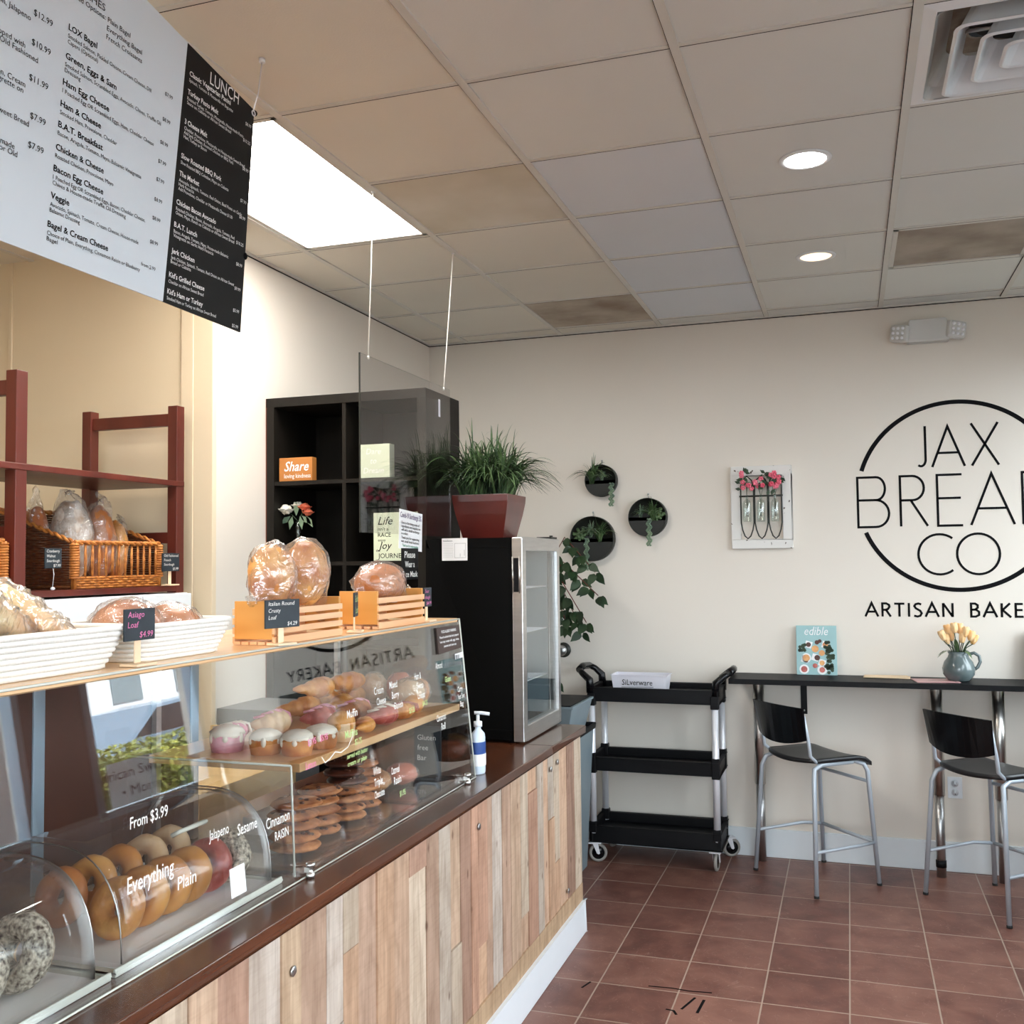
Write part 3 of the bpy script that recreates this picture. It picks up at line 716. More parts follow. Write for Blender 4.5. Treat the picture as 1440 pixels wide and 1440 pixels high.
def planter(cx, cz, r, label, seed, kinds):
    t = thing('wall_planter', label, 'wall planter', (cx, 0, cz-r), 'round wall planters' if 0 else None)
    T = Matrix.Rotation(PI/2, 4, 'X')
    m = MB().lathe([(.0001, .004), (r-.004, .004), (r-.004, .055), (r, .055), (r, 0), (.0001, 0)], (cx, -.003, cz), 40, T)
    obj('dish', m, 'darkmetal', t)
    pk = []
    for k in range(21):
        a = PI+PI*k/20; pk.append((cx+(r-.005)*math.cos(a), cz+.12*r+(r-.005)*math.sin(a)*1.0 if 0 else cz+(r-.005)*math.sin(a)))
    pk += [(cx+(r-.005), cz-.02), (cx-(r-.005), cz-.02)]
    obj('front_pocket', MB().prism(pk, -.060, -.056), 'potdark', t)
    m = MB(); m.tube([(cx, -.008, cz+r), (cx, -.008, cz+r+.022)], .003, 6); m.ell((cx, -.01, cz+r+.025), (.006, .006, .006), 8, 6); obj('hook', m, 'steelgrey', t)
    for (kind, dx, dz) in kinds:
        c = (cx+dx, -.066, cz+dz)
        if kind == 'grass': m = MB(); bush(m, c, 38, r*1.4, r*1.25, .009, seed, .008, wall=True); obj('spider_foliage', m, 'grass', t)
        if kind == 'grassL': m = MB(); bush(m, c, 48, r*2.1, r*1.7, .009, seed, .010, wall=True); obj('spider_foliage', m, 'grass', t)
        if kind == 'air': m = MB(); bush(m, (c[0], -.07, c[2]+.01), 42, r*.85, r*.75, .009, seed+1, .005, wall=True); obj('air_plant', m, 'succ', t)
        if kind == 'trail':
            m = MB(); rr_ = random.Random(seed+5)
            for q in range(26):
                z = c[2]-q*r*.055; x = c[0]+.006*math.sin(q); 
                for s in (-1, 1): m.ell((x+s*.007, -.066-.002*(q % 2), z), (.007, .004, .005), 8, 5)
            obj('trailing_stem', m, 'succ', t)
        if kind == 'rosette':
            m = MB()
            for ring in range(3):
                for q in range(7):
                    a = q*2*PI/7+ring; rad = .012+.014*ring
                    m.ell((c[0]+math.cos(a)*rad, -.062+ring*.006, c[2]+math.sin(a)*rad), (.011, .006, .011), 8, 6)
            obj('succulent', m, 'grass', t)
planter(-1.590, 2.140, .096, 'smallest round dark metal wall planter, topmost of three', 1, [('grassL', -.05, -.02), ('air', .012, -.01), ('trail', .068, -.02)])
planter(-1.648, 1.795, .134, 'largest round dark metal wall planter, lowest of three', 2, [('rosette', -.07, .02), ('grass', .05, -.02), ('trail', -.03, .0), ('air', .0, 0)])
planter(-1.313, 1.915, .113, 'middle-sized round dark metal wall planter, rightmost of three', 3, [('air', -.035, -.01), ('grass', .035, -.02), ('rosette', .06, .01), ('trail', .012, -.01)])

# ================================================================== BAR TABLE
t = thing('bar_table', 'long narrow black bar table along the back wall', 'table', (.3, -.165, 0))
obj('tabletop', MB().box(-.835, 1.43, -.335, -.022, .994, 1.022), 'black', t, .002)
for (x, y) in ((-.70, -.085), (.213, -.115), (.507, -.13), (1.3, -.12)):
    m = MB(); m.cyl((x, y, .42), (x, y, .994), .030, 24); m.lathe([(.055, 0), (.055, .006)], (x, y, .988), 24)
    lg = obj('leg', m, 'chrome', t)
    obj('inner_tube', MB().cyl((x, y, 0), (x, y, .425), .0235, 24), 'steelgrey', lg)
    if .1 < x < .3: obj('collar', MB().cyl((x, y, .05), (x, y, .085), .026, 24), 'black', lg)
m = MB().box(-.477, -.443, -.008, -.002, .80, .994); m.box(-.477, -.443, -.22, -.002, .988, .994); br = obj('bracket', m, 'black', t)
obj('screw', MB().ell((-.46, -.009, .82), (.005, .003, .005), 8, 6), 'steelgrey', br)

# stools
def make_stool(label):
    fx = V((.762, .647, 0)); rx = V((.647, -.762, 0))      # forward, right
    c = V((-.408, -.335, 0))
    def P(a, b, z): return c+fx*a+rx*b+V((0, 0, z))
    t = thing('bar_stool', label, 'stool', tuple(c), 'black and silver bar stools')
    BF = [(-.195, -.25), (-.195, .25)]; FF = [(.215, -.215), (.215, .215)]
    sz = .645
    for s in (-1, 1):
        m = MB(); m.tube([P(-.195, s*.25, 0), P(-.165, s*.215, sz-.08), P(-.150, s*.2, sz-.035), P(-.10, s*.19, sz-.018), P(.10, s*.185, sz-.018)], .0115, 10)
        lg = obj('leg', m, 'silver', t); obj('rubber_foot', MB().cyl(P(-.195, s*.25, 0), P(-.1945, s*.249, .012), .0128, 12), 'rubber', lg)
        m = MB(); m.tube([P(.225, s*.215, 0), P(.19, s*.19, sz-.07), P(.175, s*.18, sz-.035), P(.13, s*.16, sz-.02), P(.08, s*.16, sz-.02)], .0115, 10)
        lg = obj('leg', m, 'silver', t); obj('rubber_foot', MB().cyl(P(.225, s*.215, 0), P(.2245, s*.2148, .012), .0128, 12), 'rubber', lg)
    # bent footrest
    z = .215; m = MB()
    m.tube([P(-.187, -.239, z), P(.10, -.225, z+.012), P(.213, -.207, z)], .009, 8); m.tube([P(.213, -.207, z), P(.213, .207, z)], .010, 8)
    m.tube([P(-.187, .239, z), P(.10, .225, z+.0), P(.213, .207, z)], .009, 8)
    obj('footrest', m, 'silver', t)
    m = MB(); m.tube([P(.198, -.197, .52), P(.198, .197, .52)], .009, 8); obj('stretcher', m, 'silver', t)
    m = MB(); n = 10; g = []
    for i in range(n+1):
        for j in range(n+1):
            a = -.16+.37*i/n; b = (-.20+.40*j/n)
            if i == 0: b *= .88
            dz = -.012*math.sin(PI*j/n)*.8 - (.035*((i-8)/2)**2 if i > 8 else 0)
            if i == 0: a -= -.012
            aa = a-.03*(1-((j-5)/5)**2)*(1 if i < 2 else 0)
            g.append((aa, b, sz+.012+dz))
    vs = [P(*q) for q in g]+[P(q[0], q[1], q[2]-.020) for q in g]; N1 = (n+1)**2; fs = []
    for i in range(n):
        for j in range(n):
            q = i*(n+1)+j; fs.append((q, q+1, q+n+2, q+n+1)); fs.append((N1+q, N1+q+n+1, N1+q+n+2, N1+q+1))
    for i in range(n):
        for (a, b) in ((i, i+1), (n*(n+1)+i+1, n*(n+1)+i), ((i+1)*(n+1), i*(n+1)), (i*(n+1)+n, (i+1)*(n+1)+n)): fs.append((a, N1+a, N1+b, b))
    m.add(vs, fs, True); obj('seat', m, 'seatblack', t)
    for s in (-1, 1):
        m = MB(); m.tube([P(-.06, s*.175, sz-.008), P(-.125, s*.188, sz-.004), P(-.165, s*.19, sz+.03), P(-.172, s*.19, sz+.09), P(-.182, s*.186, sz+.15), P(-.194, s*.18, sz+.23)], .009, 8); obj('back_post', m, 'silver', t)
    m = MB(); nn_ = 12; top = []; bot = []
    for k in range(nn_+1):
        q = k/nn_*2-1; b = q*.205
        bow = .035*(1-q*q)
        zt = sz+.272+.004*(1-q*q); zb = sz+.078+.032*abs(q)**2.4
        top.append((-.222-bow, b*1.0, zt)); bot.append((-.197-bow, b*.94, zb))
    vs = []
    for off in (0, .012):
        vs += [P(a+off, b, z) for a, b, z in top]+[P(a+off, b, z) for a, b, z in bot]
    K = nn_+1; fs = []
    for k in range(nn_): fs += [(k, k+1, K+k+1, K+k), (2*K+k, 3*K+k, 3*K+k+1, 2*K+k+1), (k, 2*K+k, 2*K+k+1, k+1), (K+k, K+k+1, 3*K+k+1, 3*K+k)]
    fs += [(0, K, 3*K, 2*K), (K-1, 3*K-1, 4*K-1, 2*K-1)]
    m.add(vs, fs, False); obj('backrest', m, 'blackgloss', t)
    return t
st = make_stool('black and silver bar stool nearer the serving cart')
l0 = V(st.location)
dup(st, l0+V((.832, -.165, 0)), label='black and silver bar stool in front of the power outlet')

# magazines and pitcher
t = thing('magazine', 'pale teal food magazine standing upright against the back wall', 'magazine', (-.385, -.05, 1.023))
TM = Matrix.Translation((-.385, -.055, 1.0225)) @ Matrix.Rotation(math.radians(-5), 4, 'X')
obj('cover', MB().box(-.107, .107, 0, .006, 0, .270, TM), 'teal', t, .001)
mf = Frame(TM @ V((-.107, -.0005, 0)), (1, 0, 0), (TM.to_3x3() @ V((0, 0, 1))))
m = MB(); text(m, mf, 'edible', .107, .218, .066, 'CENTER', 0, .125, .25); obj('title', m, 'inkw', t)
m = MB(); r = random.Random(4)
def disc(mb, fr, a, b, r_, c=.001, n=16, rot=0, sq=False):
    k = 4 if sq else n; mb.add([fr.p(a+r_*math.cos(2*PI*i/k+rot), b+r_*math.sin(2*PI*i/k+rot), c) for i in range(k)], [tuple(range(k))])
for (a, b) in ((.065,.165),(.155,.165),(.10,.095),(.135,.066),(.045,.085),(.04,.03),(.135,.028)):
    m = MB(); disc(m, mf, a, b, .026, .001, rot=.5, sq=(b > .06)); obj('plate_picture', m, 'inkw', t)
m = MB(); disc(m, mf, .052, .092, .026); obj('plate_picture', m, 'inkw', t)
for (col, pts) in (('crust', ((.155,.165,.015),(.10,.142,.019),(.052,.092,.019),(.135,.066,.014),(.135,.12,.016))), ('redice', ((.04,.03,.017),(.135,.028,.015),(.098,.05,.013))), ('choc', ((.065,.165,.013),(.11,.094,.015),(.11,.178,.012),(.125,.185,.01)))):
    for a, b, q in pts: m = MB(); disc(m, mf, a, b, q, .0016); obj('food_picture', m, col, t)
m = MB()
for (a, b) in ((.03,.15),(.19,.13),(.18,.16),(.19,.055),(.17,.03),(.195,.09)):
    for q in range(11): disc(m, mf, a+r.uniform(-.018, .018) if a < .18 else a-r.uniform(0, .03), b+r.uniform(-.02, .02), .010, .0018, 6, r.uniform(0, 3))
obj('herb_picture', m, 'leaf', t)
t = thing('magazine', 'dark magazine standing at the right end of the bar table', 'magazine', (.72, -.05, 1.023))
TM2 = Matrix.Translation((.76, -.06, 1.0225)) @ Matrix.Rotation(math.radians(-5), 4, 'X')
obj('cover', MB().box(-.107, .107, 0, .006, 0, .25, TM2), 'darkmetal', t, .001)
m = MB().box(-.128, .105, -.1, 0, 0, .004, Matrix.Translation((-.01, -.04, 1.0225)) @ Matrix.Rotation(-.08, 4, 'Z')); m.box(-.12, .10, -.11, 0, .004, .007, Matrix.Translation((-.02, -.042, 1.0225)) @ Matrix.Rotation(.04, 4, 'Z'))
tag(obj('brochure', m, 'palewood'), 'cream folded brochure lying flat on the bar table', 'brochure')
m = MB().box(-.08, .08, -.11, .1, 0, .003, Matrix.Translation((.21, -.20, 1.0225)) @ Matrix.Rotation(-1.4, 4, 'Z'))
tag(obj('leaflet', m, 'redmag'), 'pinkish leaflet lying flat beside the grey pitcher', 'leaflet')
pc = (.322, -.17, 1.0225)
t = thing('flower_pitcher', 'round grey glazed ceramic pitcher on the bar table', 'pitcher', pc)
obj('body', MB().lathe([(.0001, 0), (.048, 0), (.056, .006), (.076, .035), (.080, .065), (.070, .098), (.052, .122), (.047, .138), (.052, .152), (.047, .150), (.042, .135), (.045, .12), (.06, .09), (.0001, .085)], pc, 32), 'pitcher', t)
m = MB(); m.tube([V(pc)+V(q) for q in ((.05,0,.138),(.075,0,.145),(.098,0,.130),(.103,0,.10),(.090,0,.072),(.072,0,.058))], .0085, 10); obj('handle', m, 'pitcher', t)
t = thing('tulip_bunch', 'bunch of pale orange artificial tulips in the grey pitcher', 'flowers', (pc[0], pc[1], pc[2]+.10))
r = random.Random(8); st_ = MB(); le = MB()
for k, (dx, dz) in enumerate(((-.075,.235),(-.045,.262),(-.018,.275),(.012,.27),(.035,.255),(.062,.235),(-.03,.23),(.02,.225),(.078,.215),(-.055,.215))):
    dy = r.uniform(-.04, .03); tip = V(pc)+V((dx, dy, dz))
    st_.tube([V(pc)+V((dx*.15, dy*.2, .10)), V(pc)+V((dx*.5, dy*.6, .17)), tip-V((0,0,.02))], .0025, 6)
    m = MB(); T = Matrix.Rotation(dx*5, 4, 'Y')
    for p5 in range(6):
        a = p5*PI/3; T2 = T @ Matrix.Rotation(a, 4, 'Z') @ Matrix.Translation((.010, 0, 0)) @ Matrix.Rotation(.12, 4, 'Y')
        m.ell(tip, (.007, .014, .028), 8, 8, T=T2)
    obj('tulip_head', m, 'petal_t', t)
obj('stems', st_, 'leaf', t)
for k in range(9):
    a = k*2*PI/9+.3; d = V((math.cos(a), math.sin(a)*.6, 0)); p0 = V(pc)+V((0,0,.145)); side = d.cross(V((0,0,1))).normalized(); vs = []
    for s in range(6):
        q = s/5; p = p0+d*(.03+.10*q)+V((0,0,.06*q-.085*q*q)) if k % 2 else p0+d*(.02+.05*q)+V((0,0,.11*q-.04*q*q)); ww = .011*math.sin(PI*(.12+.86*q))
        vs += [p-side*ww, p+side*ww]
    le.add(vs, [(2*s, 2*s+1, 2*s+3, 2*s+2) for s in range(5)], True)
obj('leaves', le, 'grass', t)

# ================================================================== CART
t = thing('utility_cart', 'black three-shelf utility cart with silver posts against the wall', 'cart', (-1.245, -.215, 0))
X0, X1, Ya, Yb = -1.605, -.885, -.39, -.055
PX0, PX1, PY0, PY1 = -1.583, -.905, -.372, -.073
for (z0, z1, lip) in ((.885, .962, .030), (.505, .578, .045), (.112, .205, .05)):
    m = MB(); m.box(X0+.01, X1-.01, Ya+.01, Yb-.01, z0+.012, z1-lip)
    m.box(X0, X1, Ya, Ya+.022, z0, z1); m.box(X0, X1, Yb-.022, Yb, z0, z1); m.box(X0, X0+.022, Ya, Yb, z0, z1); m.box(X1-.022, X1, Ya, Yb, z0, z1)
    obj('shelf', m, 'black', t, .006)
for x in (PX0, PX1):
    for y in (PY0, PY1):
        pst = obj('post', MB().cyl((x, y, .16), (x, y, .92), .0185, 20), 'alu', t)
        for (za, zb3) in ((.165, .225), (.49, .60), (.86, .93)):
            obj('post_socket', MB().box(x-.022, x+.022, y-.022, y+.022, za, zb3), 'black', pst, .005)
for s, x in ((-1, X0), (1, X1)):
    m = MB()
    for y in (Ya+.02, Yb-.02):
        m.tube([(x-s*.015, y, .93), (x-s*.01, y, 1.00), (x+s*.03, y, 1.035), (x+s*.055, y+(.03 if y < -.2 else -.03), 1.052)], .02, 8, rs=[.024, .022, .018, .017])
    m.tube([(x+s*.055, Ya+.05, 1.052), (x+s*.065, (Ya+Yb)/2, 1.06), (x+s*.055, Yb-.05, 1.052)], .020, 10)
    obj('handle', m, 'blackgloss', t)
for (x, y, rz) in ((X0+.025, PY0, .3), (X1-.03, PY0, 1.5), (X0+.05, PY1, 1.2), (X1+.0, PY1, .5)):
    T = Matrix.Translation((x, y, 0)) @ Matrix.Rotation(rz, 4, 'Z')
    m = MB(); m.box(-.035, .035, -.03, .03, .106, .112, T); m.prism([(-.012, .106), (.018, .106), (.03, .05), (.022, .045), (.012, .05)], -.018, -.015, 'y', T @ Matrix.Rotation(PI/2, 4, 'Z') @ Matrix.Rotation(-PI/2, 4, 'Z'))
    m.prism([(-.012, .106), (.018, .106), (.03, .05), (.022, .045), (.012, .05)], .015, .018, 'y', T)
    cst = obj('caster', m, 'alu', t)
    Tw = T @ Matrix.Translation((.02, 0, .052)) @ Matrix.Rotation(PI/2, 4, 'X')
    obj('tyre', MB().torus((0,0,0), .042, .0098, Tw, 28, 8), 'greyrubber', cst)
    m = MB().lathe([(.0001, -.009), (.036, -.007), (.036, .007), (.0001, .009)], (0,0,0), 24, Tw)
    obj('wheel_hub', m, 'blackgloss', cst)
t = thing('silverware_box', 'translucent white plastic box marked Silverware on the cart', 'box', (-1.32, -.30, .934))
bx0, bx1, by0, by1, bz0, bz1 = -1.475, -1.165, -.355, -.20, .934, 1.03
m = MB(); e = .012
def frust(mb, z0, z1, g0, g1):
    vs = [V((bx0+g0, by0+g0, z0)), V((bx1-g0, by0+g0, z0)), V((bx1-g0, by1-g0, z0)), V((bx0+g0, by1-g0, z0)), V((bx0+g1, by0+g1, z1)), V((bx1-g1, by0+g1, z1)), V((bx1-g1, by1-g1, z1)), V((bx0+g1, by1-g1, z1))]
    mb.add(vs, [(0,1,5,4),(1,2,6,5),(2,3,7,6),(3,0,4,7)]); return vs
frust(m, bz0, bz1, e, 0); frust(m, bz0+.003, bz1, e+.003, .003); m.box(bx0+e, bx1-e, by0+e, by1-e, bz0, bz0+.003)
m.box(bx0-.004, bx1+.004, by0-.004, by0+.003, bz1-.004, bz1); m.box(bx0-.004, bx1+.004, by1-.003, by1+.004, bz1-.004, bz1); m.box(bx0-.004, bx0+.003, by0, by1, bz1-.004, bz1); m.box(bx1-.003, bx1+.004, by0, by1, bz1-.004, bz1)
obj('tub', m, 'whiteplastic', t)
sf = Frame((bx0+.062, by0+.002, bz0+.03), (1, 0, -.0), (0, -.1, 1))
m = MB(); text(m, sf, 'SiLverware', 0, .012, .045, 'LEFT', 0, .17, .1, c=.0035); ribbon(m, sf, [(-.003, .0), (.175, .004)], .0022, .0035); obj('lettering', m, 'ink', t)

# ------------------------------------------------------------------ bin
t = thing('trash_bin', 'tall grey plastic trash bin with black liner beside the cart', 'bin', (-1.74, -.63, 0))
def bxr(mb, x0, x1, y0, y1, z0, X0_, X1_, Y0_, Y1_, z1, th=.006, closed=True):
    a = [V((x0,y0,z0)),V((x1,y0,z0)),V((x1,y1,z0)),V((x0,y1,z0))]; b = [V((X0_,Y0_,z1)),V((X1_,Y0_,z1)),V((X1_,Y1_,z1)),V((X0_,Y1_,z1))]
    a2 = [V((x0+th,y0+th,z0+th)),V((x1-th,y0+th,z0+th)),V((x1-th,y1-th,z0+th)),V((x0+th,y1-th,z0+th))]; b2 = [V((X0_+th,Y0_+th,z1)),V((X1_-th,Y0_+th,z1)),V((X1_-th,Y1_-th,z1)),V((X0_+th,Y1_-th,z1))]
    vs = a+b+a2+b2; fs = [(0,3,2,1),(8,9,10,11)]
    for i in range(4):
        j = (i+1) % 4; fs += [(i,j,4+j,4+i),(8+i,12+i,12+j,8+j),(4+i,4+j,12+j,12+i)]
    mb.add(vs, fs)
m = MB(); bxr(m, -1.90, -1.60, -.84, -.46, 0, -1.935, -1.563, -.88, -.425, .74); obj('body', m, 'greyplastic', t, .008)
m = MB(); bxr(m, -1.945, -1.553, -.89, -.415, .74, -1.95, -1.548, -.895, -.41, .775, .012); obj('liner_overhang', m, 'black', t, .01)
m = MB(); bxr(m, -1.90, -1.60, -.83, -.47, .752, -1.925, -1.562, -.87, -.435, .915, .006); m.box(-1.93, -1.557, -.875, -.43, .905, .918); 
obj('top_container', m, 'greyplastic', t, .01)
obj('black_lid', MB().box(-1.92, -1.57, -.865, -.44, .9185, .924), 'black', t, .003)

# ------------------------------------------------------------------ ficus behind the fridge
t = thing('potted_plant', 'leafy dark green plant standing in the corner behind the fridge', 'plant', (-2.05, -.32, 0))
obj('pot', MB().lathe([(.0001, 0), (.11, 0), (.15, .28), (.155, .30), (.14, .30), (.13, .27), (.0001, .26)], (-2.05, -.32, 0), 28), 'darkmetal', t)
m = MB(); br_pts = []
r = random.Random(21)
m.tube([(-2.05,-.32,.26), (-2.03,-.31,.9), (-2.0,-.32,1.5)], .012, 8)
ends = [(-1.73,-.36,1.80,-1.55,-.38,1.60), (-1.74,-.36,1.66,-1.53,-.40,1.47), (-1.78,-.36,1.60,-1.60,-.40,1.32), (-1.75,-.34,1.50,-1.63,-.38,1.27), (-1.80,-.32,1.48,-1.72,-.36,1.30), (-2.05,-.5,1.75,-2.1,-.6,1.6), (-1.88,-.38,1.08,-1.78,-.40,.99)]
for e_ in ends:
    pts = [V((-2.0,-.32,1.05 if e_[2] < 1.4 else 1.38)), V(e_[:3]), V(e_[3:])]
    q = [pts[0].lerp(pts[1], s/4) for s in range(4)]+[pts[1].lerp(pts[2], s/4) for s in range(5)]
    m.tube(q, .003, 6); br_pts.append(q)
obj('stems', m, 'mahogany', t)
m = MB()
for q in br_pts:
    for s in range(3, len(q)):
        for k in range(3):
            p = q[s]; a = r.uniform(0, 2*PI)
            d = V((math.cos(a)*.8, math.sin(a)*.35-.2, -.5-r.random()*.5)).normalized(); ln = r.uniform(.06, .085)
            side = d.cross(V((r.uniform(-.3,.3), -1, r.uniform(-.3,.3)))).normalized(); nrm_ = side.cross(d)
            vs = [p+d*.01]
            prof = ((.18,.45),(.4,.5),(.65,.36),(.85,.15))
            for (u, w_) in prof: vs += [p+d*(ln*u+.01)-side*(w_*ln*.62)+nrm_*.004, p+d*(ln*u+.01)+side*(w_*ln*.62)+nrm_*.004]
            vs.append(p+d*(ln+.012))
            m.add(vs, [(0,1,2),(1,3,4,2),(3,5,6,4),(5,7,8,6),(7,9,8)], False)
obj('foliage', m, 'leaf', t)

# ================================================================== BOOKSHELF
t = thing('cube_bookshelf', 'tall black-brown open cube bookshelf against the left wall', 'bookshelf', (-2.312, -1.7, 0))
bx0, bx1, by0, by1, bt = -2.708, -1.915, -1.90, -1.51, 2.42
m = MB(); m.box(bx0, bx1, by0, by1, bt-.042, bt); m.box(bx0+.004, bx0+.042, by0, by1, 0, bt-.042); m.box(bx1-.042, bx1, by0, by1, 0, bt-.042); m.box(bx0, bx1, by0+.01, by1, 0, .05)
obj('carcass', m, 'blackwood', t, .001)
obj('side_panel', MB().box(bx0, bx0+.004, by0, by1, 0, bt-.001), 'redside', t)['label'] = 'red-brown outer side panel'
obj('back_panel', MB().box(bx0+.04, bx1-.04, by1-.008, by1-.002, .05, bt-.04), 'blackwood', t)
obj('divider', MB().box(-2.321, -2.303, by0+.004, by1-.008, .05, bt-.042), 'blackwood', t)
for z in (2.030, 1.665, 1.30, .935, .57):
    for (a, b) in ((bx0+.042, -2.321), (-2.303, bx1-.042)): obj('shelf', MB().box(a, b, by0+.004, by1-.008, z-.009, z+.009), 'blackwood', t)
# things on the bookshelf
t = thing('block_sign', 'orange-brown wooden block sign reading Share loving kindness on the bookshelf', 'sign', (-2.565, -1.87, 2.039))
obj('block', MB().box(-2.648, -2.478, -1.885, -1.845, 2.0395, 2.146), 'tan', t, .002)
fr = Frame((-2.648, -1.885, 2.0395), (1,0,0), (0,0,1)); m = MB()
text(m, fr, 'Share', .09, .046, .062, 'CENTER', .01, .125, .3); text(m, fr, 'loving kindness', .095, .014, .028, 'CENTER', .0, .135); obj('lettering', m, 'inkw', t)
t = thing('block_sign', 'pale grey-green square block sign on the right side of the bookshelf', 'sign', (-2.165, -1.87, 2.039))
obj('block', MB().box(-2.243, -2.095, -1.885, -1.835, 2.0395, 2.188), 'celadon', t, .002)
fr = Frame((-2.243, -1.885, 2.0395), (1,0,0), (0,0,1)); m = MB()
for k, s in enumerate(('Dare', 'to', 'Dream')): text(m, fr, s, .07, .105-.042*k, .036, 'CENTER', 0, None, .2)
obj('lettering', m, 'inkw', t)
t = thing('plaque', 'pale green plaque with black script about life and joy on the bookshelf', 'sign', (-2.11, -1.87, 1.674))
obj('panel', MB().box(-2.176, -1.96, -1.882, -1.870, 1.6745, 1.885), 'celadon', t, .001)
fr = Frame((-2.176, -1.882, 1.6745), (1,0,0), (0,0,1)); m = MB()
for (s, b, sz, sh) in (('Life', .158, .05, .3), ("isn't a", .132, .022, 0), ('RACE', .105, .026, 0), ('enjoy', .085, .017, 0), ('Joy', .052, .045, .3), ('the', .04, .016, 0), ('JOURNEY', .012, .03, 0)): text(m, fr, s, .022 if s != 'the' else .012, b, sz, 'LEFT', 0, None, sh)
obj('lettering', m, 'ink', t)
t = thing('bud_vase', 'slim clear glass vase on the bookshelf', 'vase', (-2.60, -1.80, 1.674))
obj('glass', MB().lathe([(.0001, 0), (.026, 0), (.032, .02), (.034, .05), (.022, .08), (.013, .11), (.012, .16), (.018, .185)], (-2.60, -1.80, 1.6745), 20), 'bottleglass', t)
t = thing('rose_bunch', 'white and peach artificial roses in the glass vase on the bookshelf', 'flowers', (-2.60, -1.80, 1.72))
def rose(mb, c, R):
    mb.ell(c, (R*.78, R*.78, R*.62), 18, 12, .45, 12, c[0]*9)
    r_ = random.Random(int(c[0]*1000))
    for ring in range(3):
        for k in range(3+2*ring):
            a = k*2*PI/(3+2*ring)+ring*.6; rad = R*(.12+.30*ring)
            T = Matrix.Rotation(a, 4, 'Z') @ Matrix.Rotation(.3+.45*ring, 4, 'Y')
            mb.ell(V(c)+V((math.cos(a)*rad*.8, math.sin(a)*rad*.8, -.08*R*ring)), (R*.13, R*(.45+.12*ring), R*(.5+.1*ring)), 10, 8, T=T)
m = MB(); m.tube([(-2.60,-1.80,1.69), (-2.598,-1.80,1.86), (-2.63,-1.82,1.90)], .0025, 6); m.tube([(-2.598,-1.80,1.84), (-2.57,-1.81,1.91)], .0025, 6); m.tube([(-2.598,-1.80,1.84), (-2.54,-1.81,1.88)], .0025, 6); obj('stems', m, 'leaf', t)
for (c, R, mm) in (((-2.645,-1.83,1.915),.034,'petal_w'), ((-2.60,-1.80,1.935),.026,'petal_w'), ((-2.56,-1.81,1.925),.028,'petal_p'), ((-2.535,-1.82,1.90),.024,'petal_p')):
    m = MB(); rose(m, c, R); obj('rose', m, mm, t)
m = MB()
for (a, b) in ((.03, -.3), (-.03, -.25), (.02, -1.5), (0, .2), (-.02, -1.0), (.05, -.9)):
    p = V((-2.595+a, -1.825, 1.885)); d = V((a*12, 0, b)).normalized(); s_ = V((-d.z, 0, d.x)); m.add([p, p+d*.03+s_*.014, p+d*.065, p+d*.03-s_*.014], [(0,1,2,3)])
obj('leaves', m, 'succ', t)

# ================================================================== SERVICE COUNTER
XC = -1.38; CT = .92; YE = -1.41
t = thing('service_counter', 'long service counter with reclaimed wood planks and dark walnut top', 'counter', (-1.7, -4.0, 0))
obj('carcass', MB().box(-1.99, XC-.008, -7.0, -1.925, .0, CT-.04).box(-1.905, XC-.008, -1.925, YE-.01, .0, CT-.04), 'darkmetal', t)
m = MB().box(-2.02, -1.355, -7.05, -1.925, CT-.036, CT); m.box(-1.908, -1.355, -1.925, YE+.015, CT-.036, CT)
obj('countertop', m, 'walnut', t, .004)
tones = [lin(208,170,142), lin(216,186,154), lin(200,190,178), lin(186,134,110), lin(210,194,174), lin(178,144,124), lin(216,172,138), lin(200,193,186), lin(164,120,102), lin(214,180,152)]
avg = lin(210,182,156); tones = [tuple(.68*a+.32*b for a, b in zip(q, avg)) for q in tones]
m = MB(); y = YE; r = random.Random(5); k = 0
while y > -7.0:
    w_ = r.choice((.06, .08, .09, .10, .11, .12)); tone = tones[r.randrange(len(tones))]; f_ = r.uniform(.76, 1.0)
    m.tone = tuple(min(1, c_*f_) for c_ in tone); dx = r.uniform(-.003, .003)
    split = r.uniform(.32, .8) if r.random() < .22 else None
    if split:
        m.box(XC-.01, XC+dx, y-w_+.0014, y, .22, split-.001)
        tone = tones[r.randrange(len(tones))]; m.tone = tuple(min(1, c_*f_) for c_ in tone)
        m.box(XC-.01, XC-dx, y-w_+.0012, y, split+.001, CT-.037)
    else: m.box(XC-.01, XC+dx, y-w_+.0014, y, .22, CT-.037)
    y -= w_
m.tone = lin(190,160,128); m.box(XC-.01, XC+.004, -7.0, YE, .14, .219)
# end face
m.tone = lin(210,180,140); yy = XC-.012
x = XC-.006
while x > -1.90:
    w_ = r.choice((.06, .08, .1)); m.tone = tones[r.randrange(len(tones))]; m.box(max(x-w_+.001, -1.905), x, YE-.01, YE, .14, CT-.037); x -= w_
obj('plank_cladding', m, 'planks', t)
m = MB(); m.box(XC-.01, XC+.016, -7.02, YE+.016, 0, .145); m.box(-1.905, XC+.016, YE-.01, YE+.016, 0, .145); obj('base_trim', m, 'white', t, .004)
for (y, z) in ((-1.80, .83), (-1.90, .82), (-2.74, .80), (-1.66, .26), (-3.9, .78)):
    b_ = obj('bag_hook', MB().lathe([(.0001, 0), (.010, 0), (.012, -.004), (.009, -.006)], (XC+.004, y, z), 12, Matrix.Rotation(-PI/2, 4, 'Y')), 'steelgrey', t)
obj('lower_shelf', MB().box(-2.0, -1.99, -7, -1.95, .1, .8), 'darkmetal', t)

